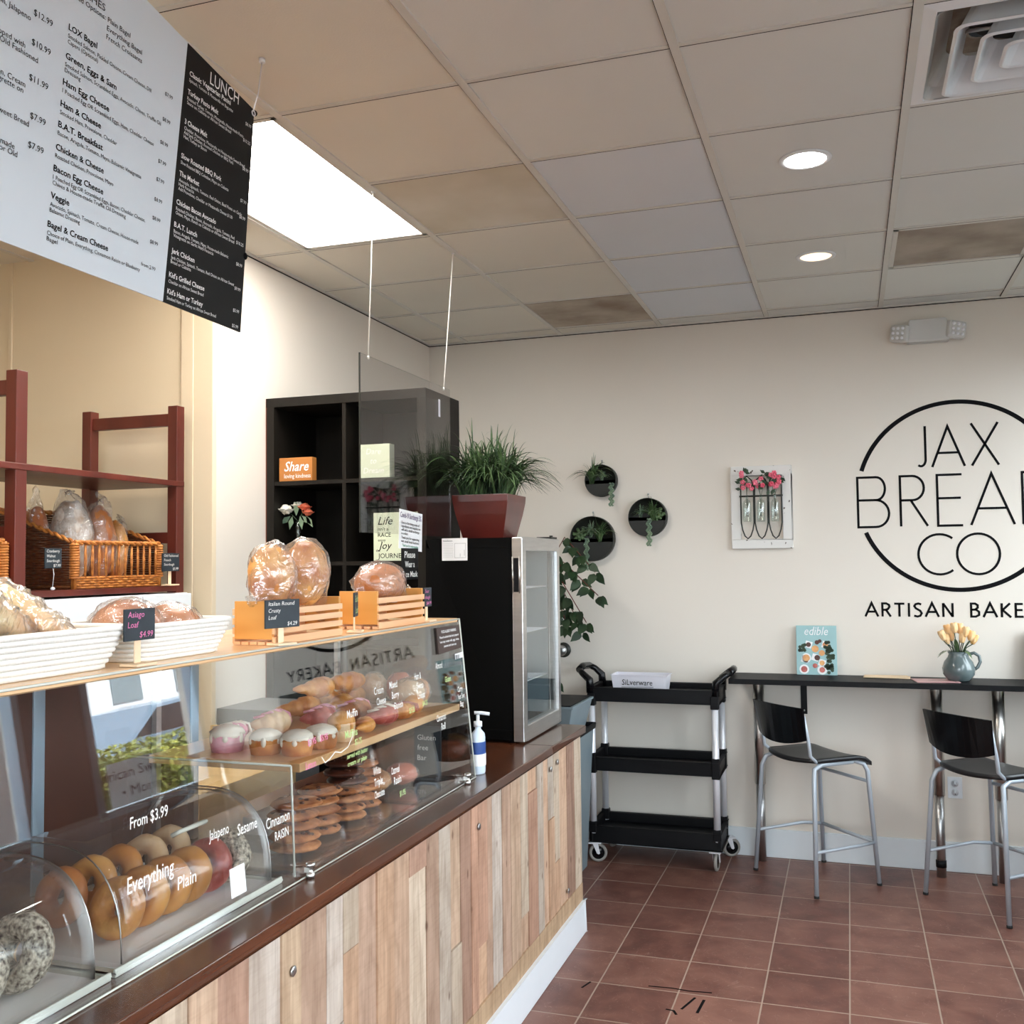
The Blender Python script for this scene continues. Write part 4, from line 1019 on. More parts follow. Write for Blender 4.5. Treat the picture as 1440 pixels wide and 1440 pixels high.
# ================================================================== DISPLAY CASE
t = thing('display_case', 'long slanted glass bakery display case standing on the counter', 'display case', (-1.72, -4.2, CT))
YC1 = -2.575; YC0 = -6.3
xb, xt, zt_ = -1.452, -1.507, 1.457
m = MB(); m.prism([(xb, CT+.0005), (xb+.006, CT+.0005), (xt+.006, zt_), (xt, zt_)], YC0, YC1, 'y'); obj('front_pane', m, 'glass', t)
m = MB(); m.tube([(xb+.004, YC1+.0005, CT+.002), (xt+.004, YC1+.0005, zt_+.012)], .0032, 6); m.tube([(xb+.0075, YC0, CT+.0035), (xb+.0075, YC1, CT+.0035)], .0022, 6)
m.tube([(xt+.005, YC0, zt_+.010), (xt+.005, YC1, zt_+.010)], .0028, 6); m.tube([(-1.478, -3.735, 1.184), (-1.468, -3.735, .925)], .0030, 6); m.tube([(-1.478, -3.735, 1.184), (-1.95, -3.735, 1.184)], .0028, 6)
obj('glass_edges', m, 'edge', t)
m = MB(); m.prism([(xb-.001, CT), (xt-.001, zt_), (-1.955, zt_), (-1.955, CT)], YC1-.006, YC1, 'y'); obj('end_pane', m, 'glass', t)
m = MB(); m.prism([(-1.468, CT), (-1.478, 1.183), (-1.95, 1.183), (-1.95, CT)], -3.738, -3.733, 'y'); obj('divider_pane', m, 'glass', t)
obj('top_board', MB().box(-1.975, xt-.001, YC0, YC1, zt_, zt_+.013), 'maple', t, .002)
obj('middle_shelf', MB().box(-1.945, -1.498, -3.66, YC1-.012, 1.152, 1.174), 'maple', t, .002)
m = MB()
for y in (-3.5, -2.7): m.box(-1.935, -1.915, y-.01, y+.01, CT, 1.152)
for y in (-3.6, -2.6, -4.9, -6.2): m.box(-1.975, -1.96, y-.01, y+.01, CT, zt_)
obj('supports', m, 'steel', t)
for y in (-3.72, -2.68, -4.8):
    m = MB(); m.lathe([(.0001, 0), (.010, 0), (.010, .012), (.006, .014), (.006, .026), (.011, .028), (.011, .036), (.0001, .038)], (xb+.018, y, CT+.0005), 14); m.box(xb+.004, xb+.018, y-.006, y+.006, CT+.014, CT+.026); obj('glass_clamp', m, 'chrome', t)
GF = Frame((xb+.0068, 0, CT), (0, 1, 0), (xt-xb, 0, zt_-CT))   # front pane plane: a = y, b = up the slope
def pane_text(items, mname, label=None):
    for it in items:
        m = MB(); text(m, GF, it[0], it[1], it[2], it[3], 'LEFT', .006, it[4] if len(it) > 4 else None, .15, c=.001)
        obj('marker_word', m, mname, t)
pane_text([('Cinnamon', -3.87, .15, .034, .10), ('RAISIN', -3.84, .117, .028, .06), ('Sesame', -3.98, .165, .034, .075), ('Everything', -4.33, .15, .042, .135), ('Plain', -4.19, .115, .035, .06), ('Jalapeno', -4.08, .18, .03, .07),
           ('From $3.99', -4.31, .262, .030, .11)], 'whitechalk')
pane_text([('Cream', -3.28, .375, .03, .06), ('Mixed', -3.18, .38, .03, .055), ('Cheese', -3.27, .345, .028, .06), ('Berry', -3.17, .35, .028, .05), ('Danish', -3.16, .318, .028, .06), ('Ham &', -3.00, .385, .03, .05), ('Swiss', -2.99, .355, .03, .05), ('Croissant', -2.99, .325, .028, .055),
           ('Almond', -2.83, .40, .03, .06), ('Muffin', -3.45, .335, .03, .06), ('White', -3.33, .16, .03, .045), ('Triple', -3.33, .13, .03, .05), ('Chocolate', -3.335, .098, .028, .06), ('Oatmeal', -3.22, .14, .03, .055), ('Raisin', -3.21, .11, .03, .05), ('Cinnamon', -2.86, .235, .03, .075), ('Roll', -2.83, .205, .03, .035),
           ('Carry', -2.66, .305, .026, .045), ('Your Own', -2.665, .28, .026, .06), ('Bag', -2.65, .255, .026, .03)], 'whitechalk')
pane_text([('$3.95', -3.66, .30, .022, .04), ('$5.95', -3.60, .30, .022, .04), ('Lemon', -3.68, .245, .026, .05)], 'pinkchalk')
pane_text([('$2.75', -3.42, .26, .022, .04), ('Muffins', -3.47, .285, .028, .07), ('served with butter', -3.47, .232, .018, .12), ('cream or plain', -3.47, .212, .018, .11), ('$3.25', -3.06, .292, .022, .04), ('$4.25', -2.96, .30, .022, .04), ('$1.95', -3.18, .07, .022, .04), ('Gluten', -2.76, .35, .026, .05)], 'greenchalk')
m = MB(); ribbon(m, GF, [(-3.60, .262), (-3.585, .245), (-3.56, .25), (-3.53, .262), (-3.50, .255), (-3.46, .262), (-3.43, .285), (-3.425, .298)], .0028, .001); obj('marker_flourish', m, 'whitechalk', t)
m = MB(); m.add([GF.p(-4.02, .045, .001), GF.p(-3.965, .045, .001), GF.p(-3.965, .105, .001), GF.p(-4.02, .105, .001)], [(0,1,2,3)]); obj('sticker', m, 'paper', t)
BP = MB().box(-1.99, -1.98, YC0, -3.44, CT, zt_-.004)
obj('back_panel', BP, 'brown_pier', t)['label'] = 'dark brown rear panel behind the near half of the case'
m = MB(); m.box(-1.992, -1.975, -3.44, -3.405, CT, zt_-.002); m.box(-1.992, -1.975, -4.02, -3.985, CT, zt_-.002); obj('rear_frame', m, 'blue_alu', t, .002)
# plaque + sticker on glass
t2 = thing('notice_plaque', 'small dark brown notice plaque on the far top corner of the glass case', 'sign', (-1.50, -2.69, 1.37))
m = MB(); m.add([GF.p(a, b, c) for c in (.001, .005) for (a, b) in ((-2.80, .445), (-2.595, .452), (-2.598, .530), (-2.797, .532))], [(0,3,2,1),(4,5,6,7),(0,1,5,4),(1,2,6,5),(2,3,7,6),(3,0,4,7)]); obj('plate', m, 'plaque', t2)
m = MB(); text(m, GF, 'FOOD ALLERGY WARNING', -2.697, .512, .013, 'CENTER', .02, .13, c=.006)
for k, s in enumerate(('Please be advised that food prepared', 'here may contain milk, eggs, wheat,', 'peanuts and tree nuts')): text(m, GF, s, -2.697, .495-.015*k, .011, 'CENTER', .02, .17-.03*(k == 2)*2, c=.006)
obj('lettering', m, 'inkw', t2)
m = MB(); m.add([GF.p(a, b, .0015) for (a, b) in ((-2.655, .415), (-2.58, .417), (-2.58, .436), (-2.655, .434))], [(0,1,2,3)]); s_ = obj('paper_label', m, 'paper'); tag(s_, 'tiny white printed label under the brown notice plaque', 'label')
m = MB(); text(m, GF, '|||| ||| 1', -2.65, .419, .015, 'LEFT', .02, c=.0022); obj('print', m, 'ink', s_)

# ------------------------------------------------------------------ pastries
Z1 = 1.1745
def put(name, label, cat, parts, group=None, loc=None):
    t = thing(name, label, cat, loc, group)
    for (pn, mb, mm) in parts: obj(pn, mb, mm, t)
    return t
def cup(x, y, z, r, h, cake, ice, label, group=None, seed=0):
    b = MB().lathe([(.0001, 0), (r*.88, 0), (r*.98, h*.3), (r, h*.62), (r*.85, h*.75), (.0001, h*.76)], (x, y, z), 24)
    c = MB(); c.ell((x, y, z+h*.68), (r*1.0, r*1.0, h*.36), 22, 12, .12, 9, seed, flatbot=-h*.10)
    for k in range(6):
        a = k*PI/3+seed; c.ell((x+math.cos(a)*r*.92, y+math.sin(a)*r*.92, z+h*.55), (r*.18, r*.18, h*(.14+.08*(k % 2))), 8, 6)
    return put('iced_cake', label, 'cake', [('cake', b, cake), ('icing', c, ice)], group, (x, y, z))
cup(-1.775, -3.56, Z1, .045, .066, 'pinkice', 'whiteice', 'pink and white iced cake, leftmost on the middle shelf', seed=1)
cup(-1.655, -3.565, Z1, .042, .062, 'caramel', 'whiteice', 'cream-topped caramel cake, second in the front row', seed=2)
cup(-1.568, -3.555, Z1, .042, .062, 'caramel', 'whiteice', 'cream-topped caramel cake, third in the front row', seed=3)
cup(-1.556, -3.45, Z1, .043, .060, 'cookie', 'whiteice', 'brown berry cake with white icing near the shelf corner', seed=4)
cup(-1.552, -3.345, Z1, .038, .078, 'dough', 'bagel', 'ribbed golden muffin in the front row of the case', seed=5)
def croissant(x, y, z, ln, r, ang, mm, label, name='croissant', ice=None, group=None, lift=0):
    m = MB(); pts = []; rs = []
    for k in range(61):
        q = k/60*2-1; a = q*1.0; pts.append(V((x, y, z+r))+Matrix.Rotation(ang, 3, 'Z') @ V((math.sin(a)*ln*.66, (1-math.cos(a))*ln*.75-.01, lift*(1-abs(q)))))
        rs.append(max(.004, r*(1-abs(q)**1.5*.85))*(.88+.20*abs(math.sin(q*9.5))))
    m.tube(pts, r, 14, rs=rs, flat=.85)
    parts = [('body', m, mm)]
    if ice:
        c = MB()
        for j in range(5):
            k0 = 12+j*9; p = pts[k0]; c.tube([p+V((-.02, -.01, rs[k0]*.75)), p+V((.004, 0, rs[k0]*.98)), p+V((.022, .012, rs[k0]*.7)), p+V((.028, .012, -.2*r))], .004, 6)
        parts.append(('icing_drizzle', c, ice))
    return put(name, label, 'pastry', parts, group, (x, y, z))
croissant(-1.84, -3.44, Z1, .10, .030, 1.3, 'pinkice', 'pink glazed pastry with white drizzle behind the pink cake', 'iced_pastry', 'whiteice')
croissant(-1.78, -3.33, Z1, .12, .040, 1.5, 'dough', 'tan pastry with pale stripes of icing in the back row', 'iced_pastry', 'pinkice')
croissant(-1.70, -3.20, Z1, .12, .040, 1.6, 'redice', 'raspberry glazed pastry with pink zigzag icing', 'iced_pastry', 'pinkice')
croissant(-1.66, -3.06, Z1, .12, .040, 1.5, 'cookie', 'brown pastry between the raspberry and white drizzled ones', 'iced_pastry', 'pinkice')
croissant(-1.545, -3.10, Z1, .13, .036, 1.7, 'redice', 'dark red pastry thickly drizzled with white icing at the front', 'iced_pastry', 'whiteice')
croissant(-1.545, -3.23, Z1, .11, .026, 2.2, 'bagel', 'golden flaky pastry beside the ribbed muffin', 'folded_pastry')
croissant(-1.545, -2.97, Z1, .11, .030, 1.2, 'crust', 'golden berry danish in the front row near the shelf edge', 'folded_pastry', 'redice')
croissant(-1.56, -2.86, Z1, .12, .033, 1.9, 'bagel', 'pale golden croissant at the front of the shelf', 'croissant')
for k, (x, y, z, a) in enumerate(((-1.86, -3.02, 0, 1.4), (-1.86, -2.88, 0, 1.7), (-1.84, -2.74, 0, 1.3), (-1.77, -2.95, 0, 1.9), (-1.84, -2.96, .055, 1.5), (-1.82, -2.80, .055, 1.2))):
    croissant(x, y, Z1+z, .15, .038, a, 'crust', ['plain brown croissant at the back left of the croissant pile', 'plain brown croissant in the back middle of the croissant pile', 'plain brown croissant at the far end of the croissant pile', 'plain brown croissant at the front of the croissant pile', 'upper brown croissant on the near side of the pile', 'upper brown croissant on the far side of the pile'][k], group='plain croissants on the middle shelf')

def bagshell(mb, c, r, seed, tail=None, amp=.16, T=None, seg=36, rings=22):
    c = V(c); so = V((seed*2.3, seed*1.1, seed*4.2)); vs = []
    for i in range(rings+1):
        th = PI*i/rings
        for k in range(seg):
            a = 2*PI*k/seg; d = V((math.sin(th)*math.cos(a), math.sin(th)*math.sin(a), math.cos(th)))
            w = 1+amp*noise.noise(d*2.2+so)+amp*.35*noise.noise(d*6+so)
            v = V((d.x*r[0], d.y*r[1], d.z*r[2]))*w
            if tail:
                td = V(tail).normalized(); q = max(0, d.dot(td)); v += V(tail)*(q**6)
                pinch = q**3; v -= (v-td*v.dot(td))*pinch*.5*(1 if q < .97 else -1.2)
            if T is not None: v = T @ v
            vs.append(v+c)
    fs = [(i*seg+k, (i+1)*seg+k, (i+1)*seg+(k+1) % seg, i*seg+(k+1) % seg) for i in range(rings) for k in range(seg)]
    mb.add(vs, fs, True)
def bagged(name, label, c, r, seed, mm, tail=None, amp=.14, bag='bag', rot=0, k=1.09, group=None, cat='bread', sq=1.):
    t = thing(name, label, cat, c, group); T = Matrix.Rotation(rot, 4, 'Z')
    m = MB(); m.ell(c, r, 28, 18, .10, 8, seed, T=T, sq=sq); obj('loaf', m, mm, t)
    m = MB(); bagshell(m, c, (r[0]*k, r[1]*k, r[2]*k), seed, tail, amp, T); o = obj('plastic_bag', m, bag, t)
    if tail:
        pb = V(c)+V((r[0]*V(tail).normalized().x*.0, 0, 0))
    return t
for k, (x, y, r3, mm, lb) in enumerate(((-1.60, -2.93+.14, (.055,.050,.05), 'dough', 'bagged pale filled croissant sandwich, nearest of the wrapped ones'), (-1.62, -2.70, (.055,.045,.048), 'caramel', 'bagged filled croissant sandwich, middle of the wrapped ones'), (-1.70, -2.64, (.05,.04,.052), 'petal_p', 'wrapped pinkish pastry at the far end of the middle shelf'), (-1.79, -2.66, (.05,.05,.05), 'dough', 'wrapped pale pastry at the back far end of the middle shelf'))):
    bagged('wrapped_sandwich', lb, (x, y, Z1+r3[2]*1.12), r3, 30+k, mm, None, .12, 'bag', group=None, cat='sandwich')

# lower level: cookies, trays
def cookie(x, y, z, r, seed, label, mm='cookie', group=None, tilt=0., h=.020):
    m = MB(); T = Matrix.Rotation(tilt, 4, 'Y')
    m.ell((x, y, z+h*.5), (r, r, h*.5), 26, 8, .08, 14, seed, T=T)
    c = MB(); r_ = random.Random(seed)
    for q in range(9):
        a = r_.uniform(0, 2*PI); d = r*math.sqrt(r_.random())*.85; c.ell(V((x, y, z+h*.5))+T @ V((math.cos(a)*d, math.sin(a)*d, h*.5*(1-(d/r)**2)**.5)), (.007, .006, .004), 7, 5)
    return put('cookie', label, 'cookie', [('dough', m, mm), ('chips', c, 'choc')], group, (x, y, z))
ords = ['bottom', 'second', 'third', 'fourth', 'fifth', 'sixth', 'top']
obj_tray = MB().box(-1.86, -1.47, -3.70, -3.02, CT+.0005, CT+.006); 
tag(obj('serving_tray', obj_tray, 'domeglass'), 'clear low tray under the cookie stacks in the glass case', 'tray')
for k in range(5): cookie(-1.575+.004*math.sin(k*2), -3.555+.004*math.cos(k*3), CT+.008+k*.027, .066, 50+k, '%s large chip cookie of the stack nearest the divider pane' % ords[k].capitalize(), h=.027)
for k in range(5): cookie(-1.60+.004*math.sin(k*2), -3.39+.004*math.cos(k*3), CT+.008+k*.026, .062, 60+k, '%s large chip cookie of the middle stack' % ords[k].capitalize(), h=.026)
for k in range(7): cookie(-1.60+.004*math.sin(k*2), -3.235+.006*math.cos(k*3), CT+.008+k*.025, .06, 70+k, '%s dark chocolate cookie of the tallest stack' % ords[k].capitalize(), 'choc' if k > 3 else 'cookie', h=.025)
for k in range(6): cookie(-1.62+.004*math.sin(k*2), -3.09+.006*math.cos(k*3), CT+.008+k*.024, .056, 80+k, '%s oatmeal cookie of the farthest stack' % ords[k].capitalize(), 'cookie', h=.024)
# white card & far bags
tag(obj('folded_card', MB().box(-1.80, -1.70, -3.45, -3.30, CT+.02+.09, CT+.155, Matrix.Identity(4)), 'paper'), 'white cardboard box behind the cookie stacks in the case', 'box')
bpy.data.objects['folded_card'].location.z = -.103
for k, (x, y, r3, mm, lb) in enumerate(((-1.66, -2.93, (.055,.06,.035), 'crust', 'bagged cinnamon roll, nearer one on the low plastic tray'), (-1.62, -2.80, (.05,.055,.035), 'petal_p', 'bagged pinkish roll, farther one on the low plastic tray'))):
    bagged('wrapped_roll', lb, (x, y, CT+.012+r3[2]*1.1), r3, 90+k, mm, None, .1, 'bag', cat='roll')
tag(obj('serving_tray', MB().box(-1.80, -1.475, -2.98, -2.62, CT+.0005, CT+.007), 'domeglass'), 'clear low tray at the far end of the glass case', 'tray')
t3 = thing('chalk_sign', 'black chalk sign standing in the far lower corner of the case', 'sign', (-1.62, -2.66, CT))
obj('panel', MB().box(-1.66, -1.56, -2.612, -2.606, CT+.008, CT+.175), 'chalkboard', t3)
fr = Frame((-1.66, -2.612, CT+.008), (1,0,0), (0,0,1)); m = MB(); 
for k_, s in enumerate(('Gluten', 'free', 'Bar')): text(m, fr, s, .012, .12-.035*k_, .026, 'LEFT')
obj('lettering', m, 'whitechalk', t3)

# ------------------------------------------------------------------ domed bagel trays
def dome(y0, y1, label):
    x0, x1 = -1.86, -1.492; z0 = CT+.014
    t = thing('domed_bagel_tray', label, 'food cover', ((x0+x1)/2, (y0+y1)/2, CT))
    m = MB(); m.box(x0-.012, x1+.012, y0-.03, y1+.03, CT+.0005, CT+.008); m.box(x0-.012, x0-.006, y0-.03, y1+.03, CT+.008, CT+.016); m.box(x1+.006, x1+.012, y0-.03, y1+.03, CT+.008, CT+.016)
    obj('tray', m, 'edge', t, .002)
    obj('tray_liner', MB().box(x0+.004, x1-.004, y0-.01, y1+.01, CT+.0083, CT+.0092), 'paper', t)
    cx_ = (x0+x1)/2; hw = (x1-x0)/2; H = .205; pr_ = []
    for k in range(29):
        a = PI*k/28; c_, s_ = math.cos(a), math.sin(a)
        pr_.append((cx_+hw*math.copysign(abs(c_)**.72, c_), z0+H*abs(s_)**.80))
    def shell(off):
        return [(cx_+(p[0]-cx_)*(1-off/hw), z0+(p[1]-z0)*(1-off/H)) for p in pr_]
    m = MB(); A = shell(0); n = len(A); ends_ = 6; rows = []
    for j in range(13):
        q = j/12
        y = y0+(y1-y0)*q
        rows.append([V((p[0], y, p[1])) for p in A])
    vs = [v for r_ in rows for v in r_]
    m.add(vs, [(j*n+k, j*n+k+1, (j+1)*n+k+1, (j+1)*n+k) for j in range(12) for k in range(n-1)], True)
    for y in (y0, y1): m.add([V((p[0], y, p[1])) for p in A], [tuple(range(n))])
    obj('clear_cover', m, 'domeglass', t)
    m = MB()
    for y in (y0, y1): m.tube([V((p[0], y, p[1])) for p in A], .0016, 5)
    obj('cover_rim', m, 'steelgrey', t)
    m = MB(); yc = (y0+y1)/2; m.tube([(x1-.045, yc-.05, z0+H*.86), (x1-.03, yc-.045, z0+H*.90), (x1-.03, yc+.045, z0+H*.90), (x1-.045, yc+.05, z0+H*.86)], .005, 6); obj('handle', m, 'edge', t)
    return t
dome(-4.305, -3.80, 'clear roll-top cover over a tray of bagels next to the cookie stacks')
dome(-5.02, -4.375, 'clear roll-top cover over seeded bagels at the near end of the case')
def bagel(x, y, z, R, tx, ty, mm, label, group=None, fill=None, name='bagel', tz=0):
    T = Matrix.Rotation(tz, 4, 'Z') @ Matrix.Rotation(tx, 4, 'X') @ Matrix.Rotation(ty, 4, 'Y')
    m = MB().torus((x, y, z), R*.62, R*.38, T, 26, 12, .12, x*7)
    parts = [('ring', m, mm)]
    if fill: parts.append(('cut_face', MB().torus((x, y-.0, z), R*.60, R*.26, T @ Matrix.Translation((0, 0, -R*.22)), 22, 8), fill))
    return put(name, label, 'bagel', parts, group, (x, y, z-R))
zt0 = CT+.010
nm = ['first', 'second', 'third', 'fourth', 'fifth', 'sixth']
for k in range(6):
    bagel(-1.59, -4.20+k*.073, zt0+.062, .060, PI/2-.35, .08*(k % 3), ['crust','bagel','bagel','bagel','redice','seed'][k], '%s bagel from the left in the front row under the middle cover' % nm[k].capitalize(), fill=['caramel','dough','dough','dough','pinkice','dough'][k])
for k in range(5):
    bagel(-1.745, -4.18+k*.085, zt0+.062, .060, PI/2-.3, .1*(k % 2), ['crustdark','bagel','bagel','dough','dough'][k], '%s bagel from the left in the back row under the middle cover' % nm[k].capitalize())
for k in range(5):
    bagel(-1.585, -4.875+k*.105, zt0+.070, .068, PI/2-.35, .15*(k % 2), 'seed' if k != 1 else 'bagel', '%s bagel from the left in the front row under the nearest cover' % nm[k].capitalize(), fill='dough')
for k in range(5):
    bagel(-1.745, -4.87+k*.105, zt0+.068, .066, PI/2-.35, .1, 'seed' if k % 2 else 'bagel', '%s bagel from the left in the back row under the nearest cover' % nm[k].capitalize())

# ------------------------------------------------------------------ on top of the case: baskets, crates, signs, loaves
ZT = zt_+.0135
def coil_basket(cx_, cy_, lx, ly, label, n=8, H=.085):
    t = thing('coiled_basket', label, 'basket', (cx_, cy_, ZT))
    def ring(hx, hy, z, rc):
        out = []
        for (sx, sy, a0) in ((1,1,0),(-1,1,90),(-1,-1,180),(1,-1,270)):
            for q in range(6):
                a = math.radians(a0+90*q/5); out.append(V((cx_+sx*(hx-rc)+rc*math.cos(a), cy_+sy*(hy-rc)+rc*math.sin(a), z)))
        return out
    m = MB(); rr_ = H/n/2
    for k in range(n):
        g = (k/(n-1))**.9; m.tube(ring(lx/2*(.80+.20*g), ly/2*(.86+.14*g), ZT+rr_*(2*k+1), .05), rr_*1.12, 8, closed=True)
    obj('coils', m, 'whitecoil', t)
    m = MB().box(cx_-lx*.37, cx_+lx*.37, cy_-ly*.40, cy_+ly*.40, ZT+.0008, ZT+.010); obj('base', m, 'whitecoil', t)
    return t
coil_basket(-1.655, -4.46, .25, .47, 'white coiled basket holding bagged focaccia, nearer of two', 8, .082)
coil_basket(-1.660, -4.035, .25, .33, 'white coiled basket holding round loaves, beside the crates', 8, .078)
# focaccia slabs in plastic
def slab(c, size, rx_, ry_, rz_, seed, label):
    T = Matrix.Translation(c) @ Matrix.Rotation(rz_, 4, 'Z') @ Matrix.Rotation(ry_, 4, 'Y') @ Matrix.Rotation(rx_, 4, 'X')
    t = thing('bagged_focaccia', label, 'bread', c)
    def sl(sx, sy, sz, amp, seg=18):
        m = MB(); vs = []; 
        for side in (1, -1):
            for i in range(seg+1):
                for j in range(seg+1):
                    u, v = i/seg*2-1, j/seg*2-1; e = max(0, 1-max(abs(u), abs(v))**6)**.5
                    uu = u*sx; vv = v*sy; k = 1+.04*noise.noise(V((u*2, v*2, seed)))
                    z = side*sz*(.25+.75*e)+amp*noise.noise(V((u*5, v*5, seed+side)))
                    vs.append(T @ V((uu*k, vv*k, z)))
        n1 = (seg+1)**2; fs = []
        for i in range(seg):
            for j in range(seg):
                q = i*(seg+1)+j; fs.append((q, q+1, q+seg+2, q+seg+1)); fs.append((n1+q, n1+q+seg+1, n1+q+seg+2, n1+q+1))
        for i in range(seg):
            for a, b in ((i, i+1), (seg*(seg+1)+i+1, seg*(seg+1)+i), ((i+1)*(seg+1), i*(seg+1)), (i*(seg+1)+seg, (i+1)*(seg+1)+seg)): fs.append((a, n1+a, n1+b, b))
        m.add(vs, fs, True); return m
    obj('focaccia', sl(size[0], size[1], size[2], .007), 'focaccia', t)
    obj('plastic_bag', sl(size[0]*1.10, size[1]*1.12, size[2]*1.35, .016, 26), 'bagwhite', t)
slab((-1.665, -4.60, ZT+.125), (.085, .13, .022), -.25, .62, .05, 1, 'bagged herb focaccia at the near end of the white basket')
slab((-1.65, -4.46, ZT+.118), (.080, .13, .022), -.42, .60, .1, 2, 'bagged herb focaccia in the middle of the white basket')
slab((-1.645, -4.335, ZT+.082), (.070, .105, .020), -.50, .55, 0, 3, 'bagged herb focaccia sloping down at the far end of the white basket')
bagged('bagged_loaf', 'bagged brown asiago loaf in the smaller white basket, nearer', (-1.655, -4.10, ZT+.073), (.066, .072, .052), 5, 'crustdark', None, .12)
bagged('bagged_loaf', 'bagged brown asiago loaf in the smaller white basket, next to crates', (-1.655, -3.955, ZT+.063), (.062, .062, .045), 6, 'crustdark', None, .12)

def crate(x0, x1, y0, y1, h, label):
    t = thing('wooden_crate', label, 'crate', ((x0+x1)/2, (y0+y1)/2, ZT))
    for y in (y0, y1-.010):
        obj('end_board', MB().box(x0+.006, x1-.006, y, y+.010, ZT+.014, ZT+h+.004), 'pineend', t, .001)
    sh = (h-.012)/4
    for xs_ in (x0, x1-.006):
        for k in range(4): obj('slat', MB().box(xs_, xs_+.006, y0, y1, ZT+.004+k*sh, ZT+.004+k*sh+sh*.68), 'pine', t, .0008)
    for k in range(5): 
        xx = x0+.012+(x1-x0-.024)*k/4
        obj('bottom_slat', MB().box(xx-.010, xx+.010, y0+.0, y1-.0, ZT+.0005, ZT+.008), 'pine', t)
    return t
crate(-1.635, -1.518, -3.745, -3.40, .102, 'slatted wooden crate holding two round loaves, nearer of two')
crate(-1.655, -1.518, -3.175, -2.84, .108, 'slatted wooden crate holding one bagged loaf, farther of two')
bagged('bagged_loaf', 'bagged round crusty loaf at the left of the nearer crate', (-1.575, -3.665, ZT+.166), (.052, .070, .078), 11, 'crust', (0, -.03, -.02), .16)
bagged('bagged_loaf', 'bagged tall round crusty loaf at the right of the nearer crate', (-1.575, -3.50, ZT+.172), (.055, .078, .086), 12, 'crust', (.0, .05, -.05), .14)
bagged('bagged_loaf', 'bagged reddish brown loaf lying in the farther crate', (-1.585, -3.03, ZT+.132), (.062, .13, .060), 13, 'crustdark', (0, .06, -.02), .18)
m = MB()
tag(obj('bottle_cap', MB().lathe([(.0001,0),(.03,0),(.034,.03),(.03,.05),(.0001,.052)], (-1.62, -2.90, ZT+.108), 20), 'liquid'), 'pale blue plastic tub in the far end of the farther crate', 'tub')
bpy.data.objects['bottle_cap'].name = 'plastic_tub'; bpy.data.objects['plastic_tub'].location.z = -.04

def chalk(c, w, h, lines, col, label, rz=0, stand=True, top=None, wire=False, base=ZT, sz=.024):
    """chalk sign whose face looks towards the customers (+x); c = bottom centre of the slate"""
    c = V(c); Rz = Matrix.Rotation(rz, 3, 'Z'); ax = Rz @ V((0, 1, 0)); n = Rz @ V((1, 0, 0))
    t = thing('chalk_sign', label, 'sign', (c.x, c.y, base))
    m = MB(); T = Matrix.Translation(c) @ Matrix.Rotation(rz, 4, 'Z')
    obj('slate', MB().box(-.0025, .0025, -w/2, w/2, 0, h, T), 'chalkboard', t, .001)
    fr = Frame(c+n*.0025-ax*w/2, ax, (0,0,1)); m = MB()
    for k, s in enumerate(lines): text(m, fr, s, w*.08 if k < len(lines)-1 else w*.92, h-(k+.85)*h/(len(lines)+.15), h/len(lines)*.80, 'LEFT' if k < len(lines)-1 else 'RIGHT', 0, min(w*.84, .55*len(s)*h/len(lines)*.7) , .12, c=.0008)
    obj('chalk_lettering', m, col, t)
    if wire: m = MB(); m.tube([c+V((0,0,.002)), c+V((.002,.003,-.02)), c+V((0,-.002,-(c.z-base)+.004))], .0012, 5); m.ell(V((c.x, c.y, base+.006)), (.008,.008,.006), 10, 6); obj('wire_stand', m, 'alu', t)
    else:
        m = MB(); m.box(-.006, -.0028, -.009, .009, -(c.z-base)+.006, h*.3, T); m.box(-.022, .020, -.030, .030, -(c.z-base)+.0005, -(c.z-base)+.006, T); obj('wooden_stand', m, 'palewood', t, .001)
    return t
chalk((-1.522, -4.655, ZT+.055), .105, .072, ['Garlic', 'Herb', 'Focaccia', '$6.99'], 'whitechalk', 'chalk sign for herb focaccia priced 6.99 at the left edge')
chalk((-1.522, -4.225, ZT+.050), .088, .062, ['Asiago', 'Loaf', '$4.99'], 'pinkchalk', 'chalk sign with pink writing Asiago Loaf 4.99')
chalk((-1.505+.0, -3.73, ZT+.042), .112, .068, ['Italian Round', 'Crusty', 'Loaf', '$4.29'], 'whitechalk', 'chalk sign reading Italian Round Crusty Loaf 4.29 at nearer crate', rz=-.25)
chalk((-1.530, -3.30, ZT+.045), .075, .068, ['Garlic', 'Loaf'], 'greenchalk', 'faintly written chalk sign between the two crates', rz=.35)
chalk((-1.525, -2.80, ZT+.050), .060, .062, ['Sour', 'dough', '$4.99'], 'pinkchalk', 'small chalk sign with pink writing past the farther crate')

# ------------------------------------------------------------------ hanging acrylic shield
XS = -1.845
t = thing('acrylic_shield', 'clear acrylic sneeze shield hung on strings above the glass case', 'screen', (XS, -2.25, 2.42))
obj('sheet', MB().box(XS-.0025, XS+.0025, -2.655, -1.80, 1.775, 2.42), 'acryl', t)
m = MB(); m.box(XS-.0028, XS+.0028, -2.657, -2.654, 1.775, 2.42); obj('dark_edge', m, 'darkmetal', t)
m = MB(); m.box(XS+.003, XS+.0036, -1.935, -1.915, 2.285, 2.36); obj('tape', m, 'whiteplastic', t)
for (y, yt) in ((-2.585, -2.54), (-1.865, -1.745)):
    m = MB(); m.tube([(XS, yt, HC-.005), (XS, (y+yt)/2+.004, 2.74), (XS, y, 2.425)], .0028, 6); m.ell((XS, y, 2.415), (.005, .005, .008), 8, 6); obj('string', m, 'string', t)
    m = MB(); m.tube([(XS, yt, HC-.008), (XS, yt, HC-.001)], .008, 8); obj('ceiling_clip', m, 'alu', t)
